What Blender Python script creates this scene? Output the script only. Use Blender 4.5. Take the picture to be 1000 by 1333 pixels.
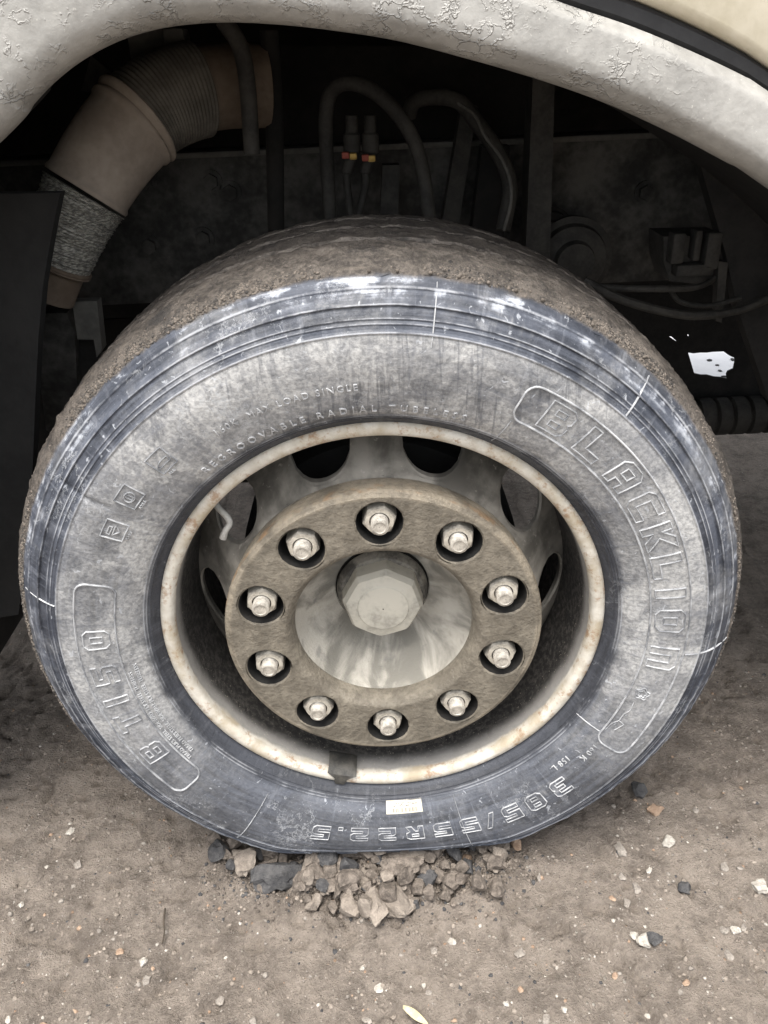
import bpy, bmesh, math, random
import numpy as np
from mathutils import Vector, Matrix
random.seed(7); rng = np.random.default_rng(7)
scene = bpy.context.scene
for o in list(bpy.data.objects): bpy.data.objects.remove(o)
R_ = math.radians

# ------------------------------------------------------------------ camera
ZC = 0.452                                   # wheel centre above the ground
FPX = 1050.0                                 # focal length in photo pixels (1000 wide)
PITCH, YAW, ROLL = 0.508067, 0.0035565, -0.04313982
CAM = np.array([0.0037, -0.87538, ZC + 0.66630])
def cam_axes():
    cp, sp, cy, sy, cr, sr = (math.cos(PITCH), math.sin(PITCH), math.cos(YAW), math.sin(YAW), math.cos(ROLL), math.sin(ROLL))
    f = np.array([sy*cp, cy*cp, -sp]); ri = np.array([cy, -sy, 0.0]); up = np.cross(ri, f)
    return cr*ri + sr*up, -sr*ri + cr*up, f
RI, UP, FW = cam_axes()
cd = bpy.data.cameras.new('camera'); cam = bpy.data.objects.new('camera', cd); scene.collection.objects.link(cam)
cd.sensor_fit = 'HORIZONTAL'; cd.sensor_width = 36; cd.lens = 36*FPX/1000.0
cd.clip_start = 0.02; cd.clip_end = 500
M4 = Matrix(((RI[0], UP[0], -FW[0], CAM[0]), (RI[1], UP[1], -FW[1], CAM[1]), (RI[2], UP[2], -FW[2], CAM[2]), (0, 0, 0, 1)))
cam.matrix_world = M4
scene.camera = cam

# ------------------------------------------------------------------ light
SUN_EL, SUN_ROT = R_(76), R_(205)
world = bpy.data.worlds.new('World'); scene.world = world; world.use_nodes = True
wn = world.node_tree; wn.nodes.clear()
sky = wn.nodes.new('ShaderNodeTexSky'); sky.sky_type = 'NISHITA'; sky.sun_disc = False
sky.sun_elevation = SUN_EL; sky.sun_rotation = SUN_ROT; sky.dust_density = 4.0; sky.air_density = 1.0; sky.ozone_density = 1.0
hs = wn.nodes.new('ShaderNodeHueSaturation'); hs.inputs['Saturation'].default_value = 0.22
bg = wn.nodes.new('ShaderNodeBackground'); bg.inputs['Strength'].default_value = 0.13
wo = wn.nodes.new('ShaderNodeOutputWorld')
wn.links.new(sky.outputs[0], hs.inputs['Color']); wn.links.new(hs.outputs[0], bg.inputs['Color']); wn.links.new(bg.outputs[0], wo.inputs['Surface'])
sd = bpy.data.lights.new('sun', 'SUN'); sd.energy = 1.2; sd.angle = R_(35); sd.color = (1.0, 0.95, 0.88)
sun = bpy.data.objects.new('sun', sd); scene.collection.objects.link(sun)
sdir = Vector((math.sin(SUN_ROT)*math.cos(SUN_EL), math.cos(SUN_ROT)*math.cos(SUN_EL), math.sin(SUN_EL)))
sun.rotation_euler = sdir.to_track_quat('Z', 'Y').to_euler(); sun.location = (0, -3, 5)
vs = scene.view_settings
vs.view_transform = 'Standard'; vs.look = 'None'; vs.exposure = 1.78; vs.gamma = 1.0; vs.use_curve_mapping = False

# ------------------------------------------------------------------ helpers
def ray(u, v):
    d = FW*FPX + RI*(u-500) + UP*(666.5-v)
    return d/np.linalg.norm(d)
def at(u, v, y):                              # photo pixel -> point at depth y
    d = ray(u, v); return CAM + d*((y-CAM[1])/d[1])
def gnd(u, v, z=0.0):                         # photo pixel -> point on the ground
    d = ray(u, v); return CAM + d*((z-CAM[2])/d[2])
def proj(P):
    d = P-CAM; z = d@FW
    return np.stack([500+FPX*(d@RI)/z, 666.5-FPX*(d@UP)/z], -1)
def sstep(a, b, x):
    t = np.clip((x-a)/(b-a), 0, 1); return t*t*(3-2*t)

def _hash(ix, iy, iz, seed):
    h = (ix*374761393 + iy*668265263 + iz*2147483647 + seed*974634777) & 0xffffffff
    h = ((h ^ (h >> 13))*1274126177) & 0xffffffff
    h = ((h ^ (h >> 16))*2246822519) & 0xffffffff
    return ((h ^ (h >> 15)) & 0xffffff)/float(0xffffff)*2-1
def vnoise(P, seed=0):                        # value noise, P (n,3)
    P = np.asarray(P, float); I = np.floor(P).astype(np.int64); F = P-I; F = F*F*F*(F*(F*6-15)+10)
    r = 0
    for dx in (0, 1):
        for dy in (0, 1):
            for dz in (0, 1):
                w = (F[:, 0] if dx else 1-F[:, 0])*(F[:, 1] if dy else 1-F[:, 1])*(F[:, 2] if dz else 1-F[:, 2])
                r = r + w*_hash(I[:, 0]+dx, I[:, 1]+dy, I[:, 2]+dz, seed)
    return r
def fbm(P, octv=4, seed=0, gain=0.5):
    P = np.asarray(P, float); a = 1; s = 0; f = 1
    for k in range(octv):
        s = s + a*vnoise(P*f + 17.3*k, seed+k); a *= gain; f *= 2.03
    return s

COL = scene.collection
def link(name, me, mat=None, parent=None, loc=None):
    o = bpy.data.objects.new(name, me); COL.objects.link(o)
    if mat is not None and me is not None and len(me.materials) == 0: me.materials.append(mat)
    if parent is not None: o.parent = parent
    if loc is not None: o.location = loc
    return o
def mesh(name, v, f, mat=None, parent=None, loc=None, smooth=True, sharp=None):
    me = bpy.data.meshes.new(name)
    va = np.asarray(v, dtype=np.float32).reshape(-1, 3); ln = np.fromiter((len(q) for q in f), np.int32, len(f))
    fl = np.asarray(f, dtype=np.int32).ravel() if (ln == ln[0]).all() else np.fromiter((i for q in f for i in q), np.int32, int(ln.sum()))
    me.vertices.add(len(va)); me.vertices.foreach_set('co', va.ravel()); me.loops.add(len(fl)); me.loops.foreach_set('vertex_index', fl)
    me.polygons.add(len(ln)); me.polygons.foreach_set('loop_start', np.r_[0, np.cumsum(ln)[:-1]].astype(np.int32)); me.update(calc_edges=True); me.validate()
    if smooth: me.shade_smooth()
    if sharp is not None: me.set_sharp_from_angle(angle=R_(sharp))
    return link(name, me, mat, parent, loc)
def fix_normals(o):
    bm = bmesh.new(); bm.from_mesh(o.data); bmesh.ops.recalc_face_normals(bm, faces=bm.faces); bm.to_mesh(o.data); bm.free(); return o
def tag(o, label, cat, group=None):
    o['label'] = label; o['category'] = cat
    if group: o['group'] = group
    return o

def grid_faces(n, m, wrap_n=False, wrap_m=False):
    i, j = np.meshgrid(np.arange(n if wrap_n else n-1), np.arange(m if wrap_m else m-1), indexing='ij'); i2, j2 = (i+1) % n, (j+1) % m
    return [tuple(q) for q in np.stack([i*m+j, i2*m+j, i2*m+j2, i*m+j2], -1).reshape(-1, 4).tolist()]
def lathe(name, prof, n, mat, parent, loc, sharp=40, closed=False):
    """profile of (r, y) turned about the wheel axis (y)"""
    a = np.linspace(0, 2*np.pi, n, endpoint=False); pr = np.array(prof, float); m = len(pr)
    v = np.zeros((n, m, 3)); v[..., 0] = np.cos(a)[:, None]*pr[:, 0]; v[..., 2] = np.sin(a)[:, None]*pr[:, 0]; v[..., 1] = pr[:, 1]
    return mesh(name, v.reshape(-1, 3), grid_faces(n, m, True, closed), mat, parent, loc, True, sharp)

def catmull(P, n):
    P = [np.array(p, float) for p in P]; P = [2*P[0]-P[1]] + P + [2*P[-1]-P[-2]]; out = []
    for i in range(1, len(P)-2):
        for t in np.linspace(0, 1, n, endpoint=False):
            a, b, c, d = P[i-1], P[i], P[i+1], P[i+2]
            out.append(.5*((2*b)+(-a+c)*t+(2*a-5*b+4*c-d)*t*t+(-a+3*b-3*c+d)*t**3))
    out.append(P[-2]); return np.array(out)
def sweep(name, path, rad, mat, parent=None, seg=12, caps=True, sharp=45, bump=None, group=None):
    path = np.array(path, float); n = len(path)
    rad = np.full(n, rad, float) if np.isscalar(rad) else np.array(rad, float)
    T = np.gradient(path, axis=0); T /= np.linalg.norm(T, axis=1)[:, None]
    ref = np.array([0, 1.0, 0]) if abs(T[0][1]) < .9 else np.array([0, 0, 1.0])
    nrm = np.cross(T[0], ref); nrm /= np.linalg.norm(nrm); v = []
    for i in range(n):
        nrm = nrm - T[i]*(nrm@T[i]); nrm /= np.linalg.norm(nrm); b = np.cross(T[i], nrm)
        for k in range(seg):
            t = 2*math.pi*k/seg
            v.append(path[i]+rad[i]*(math.cos(t)*nrm+math.sin(t)*b))
    v = np.array(v)
    if bump: v = v + bump(v)[:, None]*0 + bump(v)[:, None]*(v-np.repeat(path, seg, 0))/np.repeat(rad, seg)[:, None]
    f = grid_faces(n, seg, False, True)
    if caps: f += [tuple(range(seg-1, -1, -1)), tuple((n-1)*seg+k for k in range(seg))]
    return fix_normals(mesh(name, v, f, mat, parent, None, True, sharp))

def box_bm(bm, c, s, rot=None, bev=0.0):
    r = bmesh.ops.create_cube(bm, size=1.0); vv = r['verts']
    M = Matrix.Translation(Vector(c)) @ (rot or Matrix.Identity(4)) @ Matrix.Diagonal((s[0], s[1], s[2], 1))
    bmesh.ops.transform(bm, matrix=M, verts=vv)
    if bev > 0:
        ed = list({e for v in vv for e in v.link_edges})
        bmesh.ops.bevel(bm, geom=ed, offset=bev, segments=2, profile=.5, affect='EDGES')
def box(name, c, s, mat, parent=None, rot=None, bev=0.004):
    bm = bmesh.new(); box_bm(bm, c, s, rot, bev); me = bpy.data.meshes.new(name); bm.to_mesh(me); bm.free()
    me.shade_smooth(); me.set_sharp_from_angle(angle=R_(35))
    return link(name, me, mat, parent)
def prism(name, outline, y0, y1, mat, parent=None, sharp=30, holes=None):
    """outline of (x,z) points, extruded from y0 to y1; may have holes"""
    loops = [outline] + (holes or [])
    from mathutils.geometry import tessellate_polygon
    tri = tessellate_polygon([[Vector((p[0], p[1], 0)) for p in l] for l in loops])
    flat = [p for l in loops for p in l]; n = len(flat)
    v = [(p[0], y0, p[1]) for p in flat] + [(p[0], y1, p[1]) for p in flat]
    f = [tuple(t) for t in tri] + [tuple(i+n for i in reversed(t)) for t in tri]
    k = 0
    for l in loops:
        m = len(l)
        for i in range(m): f.append((k+i, k+(i+1) % m, n+k+(i+1) % m, n+k+i))
        k += m
    return fix_normals(mesh(name, v, f, mat, parent, None, True, sharp))

# ------------------------------------------------------------------ materials
class NT:
    def __init__(s, name):
        s.m = bpy.data.materials.new(name); s.m.use_nodes = True; s.t = s.m.node_tree; s.t.nodes.clear()
        s.out = s.n('ShaderNodeOutputMaterial'); s.b = s.n('ShaderNodeBsdfPrincipled'); s.l(s.b.outputs[0], s.out.inputs['Surface'])
        s.tc = s.n('ShaderNodeTexCoord'); s.obj = s.tc.outputs['Object']
    def n(s, ty, **k):
        x = s.t.nodes.new(ty)
        for a, b in k.items(): setattr(x, a, b)
        return x
    def l(s, a, b): s.t.links.new(a, b)
    def put(s, sock, v):
        if hasattr(v, 'is_output') or isinstance(v, bpy.types.NodeSocket): s.l(v, sock)
        elif isinstance(v, (tuple, list)) and len(v) == 3 and sock.type == 'RGBA': sock.default_value = (*v, 1)
        else: sock.default_value = v
    def noise(s, vec, scale, detail=5, rough=.55, dist=0.0):
        x = s.n('ShaderNodeTexNoise'); s.put(x.inputs['Vector'], vec)
        x.inputs['Scale'].default_value = scale; x.inputs['Detail'].default_value = detail; x.inputs['Roughness'].default_value = rough; x.inputs['Distortion'].default_value = dist
        return x.outputs['Fac']
    def vor(s, vec, scale, feature='F1', out='Distance'):
        x = s.n('ShaderNodeTexVoronoi', feature=feature); s.put(x.inputs['Vector'], vec); x.inputs['Scale'].default_value = scale
        return x.outputs[out]
    def math(s, op, a, b=0.0, c=0.0, clamp=False):
        x = s.n('ShaderNodeMath', operation=op, use_clamp=clamp); s.put(x.inputs[0], a); s.put(x.inputs[1], b); s.put(x.inputs[2], c); return x.outputs[0]
    def step(s, v, a, b, lo=0.0, hi=1.0):
        x = s.n('ShaderNodeMapRange', interpolation_type='SMOOTHSTEP'); s.put(x.inputs['Value'], v)
        x.inputs['From Min'].default_value = a; x.inputs['From Max'].default_value = b; x.inputs['To Min'].default_value = lo; x.inputs['To Max'].default_value = hi
        return x.outputs[0]
    def mix(s, f, a, b):
        x = s.n('ShaderNodeMix', data_type='RGBA'); s.put(x.inputs[0], f); s.put(x.inputs[6], a); s.put(x.inputs[7], b); return x.outputs[2]
    def vmath(s, op, a, b=(0, 0, 0)):
        x = s.n('ShaderNodeVectorMath', operation=op); s.put(x.inputs[0], a); s.put(x.inputs[1], b); return x.outputs[0]
    def map(s, vec, sc=(1, 1, 1), loc=(0, 0, 0)):
        x = s.n('ShaderNodeMapping'); s.put(x.inputs[0], vec); x.inputs['Scale'].default_value = sc; x.inputs['Location'].default_value = loc; return x.outputs[0]
    def bump(s, h, strength=.5, dist=.002, nrm=None):
        x = s.n('ShaderNodeBump'); x.inputs['Strength'].default_value = strength; x.inputs['Distance'].default_value = dist; s.put(x.inputs['Height'], h)
        if nrm is not None: s.l(nrm, x.inputs['Normal'])
        return x.outputs[0]
    def comb(s, x, y, z):
        c = s.n('ShaderNodeCombineXYZ'); s.put(c.inputs[0], x); s.put(c.inputs[1], y); s.put(c.inputs[2], z); return c.outputs[0]
    def sep(s, v):
        c = s.n('ShaderNodeSeparateXYZ'); s.put(c.inputs[0], v); return c.outputs
    def fin(s, col, rough=.8, nrm=None, metal=0.0, spec=.5):
        s.put(s.b.inputs['Base Color'], col); s.put(s.b.inputs['Roughness'], rough); s.put(s.b.inputs['Metallic'], metal); s.put(s.b.inputs['Specular IOR Level'], spec)
        if nrm is not None: s.l(nrm, s.b.inputs['Normal'])
        return s.m
    def polar(s):
        x, y, z = s.sep(s.obj)
        r = s.math('SQRT', s.math('ADD', s.math('MULTIPLY', x, x), s.math('MULTIPLY', z, z)))
        return r, s.math('DIVIDE', x, r), s.math('DIVIDE', z, r), y

def simple(name, c1, c2, scale=30, rough=.75, bump=.3, bdist=.002, metal=0.0, lo=.35, hi=.65, spec=.4):
    t = NT(name); n1 = t.noise(t.obj, scale, 6, .6); n2 = t.noise(t.obj, scale*6, 4, .6)
    f = t.step(t.math('ADD', t.math('MULTIPLY', n1, .7), t.math('MULTIPLY', n2, .3)), lo, hi)
    return t.fin(t.mix(f, c1, c2), rough, t.bump(t.math('ADD', n1, t.math('MULTIPLY', n2, .6)), bump, bdist), metal, spec)

# --- tyre: grey dust over blue-black rubber, chalky scuffs near the shoulder, brown dirt on the tread
t = NT('tyre_rubber')
r, dx, dz, yy = t.polar()
radial = t.comb(t.math('MULTIPLY', dx, 9.0), t.math('MULTIPLY', dz, 9.0), t.math('MULTIPLY', r, 7.0))       # radial streaks
fineradial = t.comb(t.math('MULTIPLY', dx, 34.0), t.math('MULTIPLY', dz, 34.0), t.math('MULTIPLY', r, 9.0))
around = t.comb(t.math('MULTIPLY', dx, 1.6), t.math('MULTIPLY', dz, 1.6), t.math('MULTIPLY', r, 85.0))      # circumferential scuffs
nb = t.noise(t.obj, 9.0, 6, .62, .6); nm = t.noise(t.obj, 34.0, 7, .65); nf = t.noise(t.obj, 190.0, 5, .65)
nr = t.noise(radial, 1.0, 5, .6, .3); nr2 = t.noise(fineradial, 1.0, 4, .6, .2); na = t.noise(around, 1.0, 6, .65, .4)
ripple = t.math('MULTIPLY', t.math('SUBTRACT', nb, .5), .022)
rw = t.math('ADD', r, ripple)
dustz = t.math('SUBTRACT', 1.0, t.step(r, .4165, .4195))                  # outside the ring line the dust is mostly rubbed off
dustz = t.math('MAXIMUM', dustz, t.math('MULTIPLY', t.step(t.noise(t.obj, 8.0, 7, .65, .6), .50, .66), .32))
dustz = t.math('MULTIPLY', dustz, t.step(rw, .309, .322))
# washed tide marks with hard edges, runs from above, darker lower third
tide = t.step(t.noise(t.obj, 6.5, 4, .5, 1.2), .545, .56); tide2 = t.step(t.noise(t.map(t.obj, (1, 1, 1), (3, 1, 7)), 13.0, 5, .55, 1.0), .57, .60)
runs = t.math('MULTIPLY', t.step(t.noise(t.comb(t.math('MULTIPLY', t.sep(t.obj)[0], 120.0), 0.0, t.math('MULTIPLY', t.sep(t.obj)[2], 7.0)), 1.0, 4, .65, .2), .54, .60), t.math('MULTIPLY', t.step(dz, .55, .9), t.step(t.noise(t.obj, 7.0, 3, .5), .42, .58)))
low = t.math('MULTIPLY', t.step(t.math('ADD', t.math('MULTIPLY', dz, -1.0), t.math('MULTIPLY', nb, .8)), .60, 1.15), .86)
streak = t.step(t.math('ADD', t.math('MULTIPLY', nr2, .6), t.math('MULTIPLY', nr, .4)), .50, .64)
patch = t.step(t.math('ADD', t.math('MULTIPLY', nb, .8), t.math('MULTIPLY', nm, .2)), .40, .58)
dust = t.math('MULTIPLY', dustz, t.math('ADD', .55, t.math('MULTIPLY', patch, .45)))
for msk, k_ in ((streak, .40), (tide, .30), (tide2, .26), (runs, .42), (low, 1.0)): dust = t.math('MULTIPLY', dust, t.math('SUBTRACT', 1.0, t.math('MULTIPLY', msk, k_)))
rub = t.mix(t.step(na, .36, .64), (.020, .023, .031), (.070, .078, .098))
rub = t.mix(t.math('MULTIPLY', t.step(nm, .44, .66), .4), rub, (.105, .113, .135))
rub = t.mix(t.math('MULTIPLY', t.step(nr2, .56, .66), .35), rub, (.17, .18, .205))
rub = t.mix(t.math('MULTIPLY', t.step(t.noise(t.obj, 11.0, 7, .7, .5), .54, .64), .6), rub, (.040, .043, .052))
dcol = t.mix(t.step(nf, .32, .68), (.26, .26, .256), (.47, .463, .448))
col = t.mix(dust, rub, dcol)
chalk = t.math('MULTIPLY', t.step(rw, .443, .462), t.step(t.math('ADD', t.math('MULTIPLY', nm, .55), t.math('MULTIPLY', na, .45)), .53, .63))
col = t.mix(t.math('MULTIPLY', chalk, .75), col, (.60, .63, .68))
scr = t.step(t.noise(t.comb(t.math('MULTIPLY', dx, 60.0), t.math('MULTIPLY', dz, 22.0), t.math('MULTIPLY', r, 130.0)), 1.0, 3, .5, .8), .66, .72)
col = t.mix(t.math('MULTIPLY', scr, .45), col, (.52, .54, .57))
for rc, w_ in ((.4180, .0012), (.4265, .0008), (.4315, .0008), (.4445, .0012), (.4600, .0013), (.3120, .0008), (.3150, .0008)):
    crest = t.math('SUBTRACT', 1.0, t.step(t.math('ABSOLUTE', t.math('SUBTRACT', r, rc)), w_*.3, w_*1.3))
    col = t.mix(t.math('MULTIPLY', t.math('MULTIPLY', crest, t.step(t.math('ADD', t.math('MULTIPLY', nm, .5), t.math('MULTIPLY', nb, .5)), .42, .56)), .7), col, (.36, .37, .39))
vv_ = t.n('ShaderNodeTexVoronoi', feature='DISTANCE_TO_EDGE'); t.put(vv_.inputs['Vector'], t.vmath('ADD', t.obj, t.vmath('MULTIPLY', t.comb(nm, nb, nf), (.10, .10, .10)))); vv_.inputs['Scale'].default_value = 15
vein = t.math('MULTIPLY', t.math('SUBTRACT', 1.0, t.step(vv_.outputs['Distance'], .004, .030)), t.step(t.noise(t.obj, 10.0, 4, .6, .3), .50, .62))
col = t.mix(t.math('MULTIPLY', vein, .55), col, (.40, .41, .42))
smear = t.math('MULTIPLY', t.step(t.noise(t.map(t.obj, (1, 1, 1), (5, 2, 9)), 12.0, 6, .7, .8), .55, .70), t.step(nr2, .42, .6))
col = t.mix(t.math('MULTIPLY', smear, .35), col, (.36, .36, .36))
bead = t.math('SUBTRACT', 1.0, t.step(rw, .309, .321))
col = t.mix(t.math('MULTIPLY', bead, .6), col, (.035, .036, .04))
rt = t.math('ADD', r, t.math('MULTIPLY', t.math('SUBTRACT', nm, .5), .012))
tread = t.math('MAXIMUM', t.step(rt, .4675, .4725), t.step(yy, .014, .022))
tb = t.mix(t.step(t.math('ADD', t.math('MULTIPLY', nm, .5), t.math('MULTIPLY', nf, .5)), .36, .64), (.045, .039, .034), (.165, .142, .120))
tb = t.mix(t.math('MULTIPLY', t.step(t.noise(t.obj, 16.0, 6, .7), .52, .68), .7), tb, (.035, .034, .034))
tb = t.mix(t.math('MULTIPLY', t.step(t.noise(t.comb(t.math('MULTIPLY', dx, 5.0), t.math('MULTIPLY', dz, 5.0), t.math('MULTIPLY', yy, 90.0)), 1.0, 5, .6), .55, .7), .45), tb, (.20, .17, .14))
for g_ in (.078, .150, .222):
    e_ = t.math('SUBTRACT', 1.0, t.step(t.math('ABSOLUTE', t.math('SUBTRACT', t.math('ABSOLUTE', t.math('SUBTRACT', yy, g_)), .0075)), .0008, .003))
    tb = t.mix(t.math('MULTIPLY', t.math('MULTIPLY', e_, t.step(nm, .46, .58)), .5), tb, (.24, .21, .18))
col = t.mix(tread, col, tb)
h = t.math('ADD', t.math('MULTIPLY', nf, .5), t.math('ADD', t.math('MULTIPLY', nm, .5), t.math('ADD', t.math('MULTIPLY', nr2, .35), t.math('MULTIPLY', na, .3))))
h = t.math('ADD', h, t.math('MULTIPLY', t.math('MULTIPLY', tread, t.noise(t.obj, 420.0, 4, .7)), 1.2))
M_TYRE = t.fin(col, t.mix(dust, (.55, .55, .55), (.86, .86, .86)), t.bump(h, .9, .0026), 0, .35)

# letters and ridges: the same rubber, dust worn to a paler edge
t = NT('rubber_ridge'); n = t.noise(t.obj, 60, 5, .65); n2 = t.noise(t.obj, 13, 4, .6)
M_RIDGE = t.fin(t.mix(t.step(t.math('ADD', t.math('MULTIPLY', n, .5), t.math('MULTIPLY', n2, .5)), .38, .6), (.15, .155, .165), (.44, .445, .45)), .75, t.bump(n, .5, .001), 0, .35)
t = NT('rubber_text'); n = t.noise(t.obj, 60, 5, .65)
M_TEXT = t.fin(t.mix(t.step(n, .3, .6), (.29, .292, .295), (.47, .475, .48)), .75, t.bump(n, .4, .001), 0, .35)
# wheel steel
t = NT('rim_steel'); r, dx, dz, yy = t.polar()
n1 = t.noise(t.obj, 22, 7, .65, .3); n2 = t.noise(t.obj, 120, 5, .7); n3 = t.noise(t.comb(t.math('MULTIPLY', dx, 5.), t.math('MULTIPLY', dz, 5.), t.math('MULTIPLY', yy, 40.)), 1, 5, .6)
yw = t.math('ADD', yy, t.math('MULTIPLY', t.math('SUBTRACT', n1, .5), .022))
paint = t.mix(t.step(t.noise(t.obj, 45, 5, .6), .3, .7), (.46, .425, .36), (.60, .57, .50))
rust = t.mix(n2, (.18, .085, .035), (.30, .17, .08))
col = t.mix(t.math('MULTIPLY', t.step(t.math('ADD', t.math('MULTIPLY', n1, .5), t.math('MULTIPLY', n2, .5)), .50, .62), .75), t.mix(t.math('MULTIPLY', t.step(t.noise(t.obj, 17, 6, .65), .42, .66), .7), paint, (.34, .27, .17)), rust)
barrel_dark = t.mix(t.step(n2, .4, .7), (.022, .021, .020), (.085, .078, .07))
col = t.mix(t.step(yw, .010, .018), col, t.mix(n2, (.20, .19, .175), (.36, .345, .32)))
dark_depth = t.step(t.math('ADD', yw, t.math('MULTIPLY', t.math('SUBTRACT', n2, .5), .02)), .020, .046)
col = t.mix(dark_depth, col, barrel_dark)  # barrel turns darker with depth behind the lip
spk = t.math('MULTIPLY', t.step(t.noise(t.obj, 300, 3, .6), .64, .70), t.math('SUBTRACT', 1.0, t.step(yy, .05, .09)))
col = t.mix(t.math('MULTIPLY', spk, .6), col, (.42, .38, .30))
M_RIM = t.fin(col, .72, t.bump(t.math('ADD', n1, n2), .5, .0015), 0, .4)
t = NT('disc_paint'); r, dx, dz, yy = t.polar()
n1 = t.noise(t.obj, 15, 6, .6, .3); n2 = t.noise(t.obj, 90, 5, .65); nrd = t.noise(t.comb(t.math('MULTIPLY', dx, 4.), t.math('MULTIPLY', dz, 4.), t.math('MULTIPLY', r, 12.)), 1, 5, .55, .3)
col = t.mix(t.step(t.math('ADD', t.math('MULTIPLY', n1, .5), t.math('MULTIPLY', nrd, .5)), .42, .62), (.085, .078, .066), (.25, .232, .20))
col = t.mix(t.math('MULTIPLY', t.step(n2, .62, .72), .6), col, (.38, .35, .31))
M_DISC = t.fin(col, .78, t.bump(n2, .4, .0015), 0, .35)
t = NT('ring_dirt'); r, dx, dz, yy = t.polar()
n1 = t.noise(t.obj, 26, 6, .6, .1); n2 = t.noise(t.obj, 130, 5, .6); n3 = t.noise(t.obj, 420, 3, .6)
col = t.mix(t.step(n1, .35, .68), (.120, .104, .080), (.205, .180, .140))
col = t.mix(t.math('MULTIPLY', t.step(n2, .42, .7), .55), col, (.085, .074, .058))
edge = t.step(t.math('ADD', r, t.math('MULTIPLY', t.math('SUBTRACT', n2, .5), .006)), .2015, .205)
edge = t.math('MULTIPLY', edge, t.step(n1, .3, .6))
col = t.mix(t.math('MULTIPLY', edge, .55), col, (.30, .255, .19))
rustz = t.math('MULTIPLY', t.step(r, .2108, .2122), t.step(t.noise(t.obj, 30, 5, .6), .45, .65))
col = t.mix(t.math('MULTIPLY', rustz, .7), col, (.22, .135, .07))
hrm = t.math('ADD', t.math('MULTIPLY', n1, 1.2), t.math('ADD', n2, t.math('MULTIPLY', n3, .4)))
M_RING = t.fin(col, t.step(n2, .3, .7, .5, .85), t.bump(hrm, .9, .0030), 0, .4)
t = NT('hub_dust'); r, dx, dz, yy = t.polar()
n1 = t.noise(t.obj, 24, 5, .55, .3); n2 = t.noise(t.obj, 160, 5, .65); nw = t.noise(t.vmath('ADD', t.comb(t.math('MULTIPLY', dx, 1.7), t.math('MULTIPLY', dz, 1.7), t.math('MULTIPLY', r, 6.)), t.vmath('MULTIPLY', t.obj, (9, 9, 9))), 1, 5, .55, .6)
col = t.mix(t.step(nw, .40, .62), (.20, .19, .165), (.42, .395, .345))
col = t.mix(t.math('MULTIPLY', t.step(n1, .60, .72), .5), col, (.11, .11, .11))
M_HUB = t.fin(col, .85, t.bump(t.math('ADD', n1, t.math('MULTIPLY', n2, .8)), .7, .003), 0, .08)
M_CAP = simple('cap_paint', (.27, .255, .22), (.46, .435, .37), 26, .7, .35, .0015, 0, .3, .55)
M_CAPD = simple('cap_grease', (.05, .047, .042), (.22, .205, .175), 40, .6, .4, .0015)
M_NUT = simple('nut_dust', (.28, .25, .20), (.62, .57, .48), 70, .6, .45, .001, .15, .3, .6)
M_STUD = simple('stud_steel', (.22, .20, .17), (.58, .54, .47), 110, .5, .5, .0008, .35, .3, .65)
M_BLACK = simple('black_rubber', (.011, .011, .011), (.024, .023, .022), 25, .8, .3, .002)
M_DEEP = simple('grimy_shade_black', (.010, .010, .0095), (.022, .020, .018), 12, .9, .3, .003)
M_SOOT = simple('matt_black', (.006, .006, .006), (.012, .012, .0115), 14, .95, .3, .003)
M_CLIP = simple('clip_plastic', (.030, .029, .027), (.075, .07, .06), 60, .6, .4, .001)
M_VALVE = simple('valve_plastic', (.42, .40, .36), (.60, .58, .53), 60, .5, .2, .001)
# fender: grey paint with crazed, crackled relief
t = NT('fender_paint')
n1 = t.noise(t.obj, 7, 5, .6); n2 = t.noise(t.obj, 75, 6, .65); wv = t.vmath('ADD', t.map(t.obj, (1, 1, 1.7)), t.vmath('MULTIPLY', t.comb(t.noise(t.obj, 24, 4, .6), t.noise(t.obj, 27, 4, .6), t.noise(t.obj, 31, 4, .6)), (.11, .11, .11)))
ck = t.n('ShaderNodeTexVoronoi', feature='DISTANCE_TO_EDGE'); t.put(ck.inputs['Vector'], wv); ck.inputs['Scale'].default_value = 40
crease = t.math('SUBTRACT', 1.0, t.step(ck.outputs['Distance'], 0.0, .11))
xf = t.sep(t.obj)[0]
where = t.math('MULTIPLY', t.step(t.noise(t.obj, 22, 5, .65), .455, .60), t.math('SUBTRACT', 1.0, t.step(xf, .18, .36)))
crease = t.math('MULTIPLY', crease, where)
col = t.mix(t.step(t.math('ADD', t.math('MULTIPLY', n1, .6), t.math('MULTIPLY', n2, .4)), .36, .62), (.235, .228, .210), (.335, .325, .30))
col = t.mix(t.math('MULTIPLY', t.step(t.noise(t.obj, 260, 3, .6), .66, .72), .5), col, (.55, .53, .48))
M_FEND = t.fin(col, t.step(n2, .3, .7, .40, .6), t.bump(t.math('ADD', t.math('MULTIPLY', crease, .7), t.math('ADD', t.math('MULTIPLY', n2, .35), t.math('MULTIPLY', t.noise(t.obj, 30, 3, .5), .8))), .75, .0035), 0, .5)
M_BODY = simple('cream_paint', (.50, .45, .335), (.60, .55, .435), 14, .5, .25, .002)
M_SEAL = simple('seal_rubber', (.012, .012, .013), (.02, .02, .021), 40, .6, .15, .001)
M_PIPE = simple('heat_tan', (.24, .20, .165), (.38, .325, .27), 13, .7, .3, .002, 0, .3, .7)
M_PIPE2 = simple('pipe_brown', (.12, .09, .065), (.18, .14, .105), 18, .75, .3, .002)
t = NT('braided_sleeve'); n1 = t.noise(t.obj, 40, 5, .6); n2 = t.noise(t.map(t.obj, (150, 150, 420)), 1, 3, .6)
M_BRAID = t.fin(t.mix(t.step(n2, .38, .66), (.16, .155, .14), (.48, .47, .42)), .55, t.bump(n2, .7, .0016), .25, .5)
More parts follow.
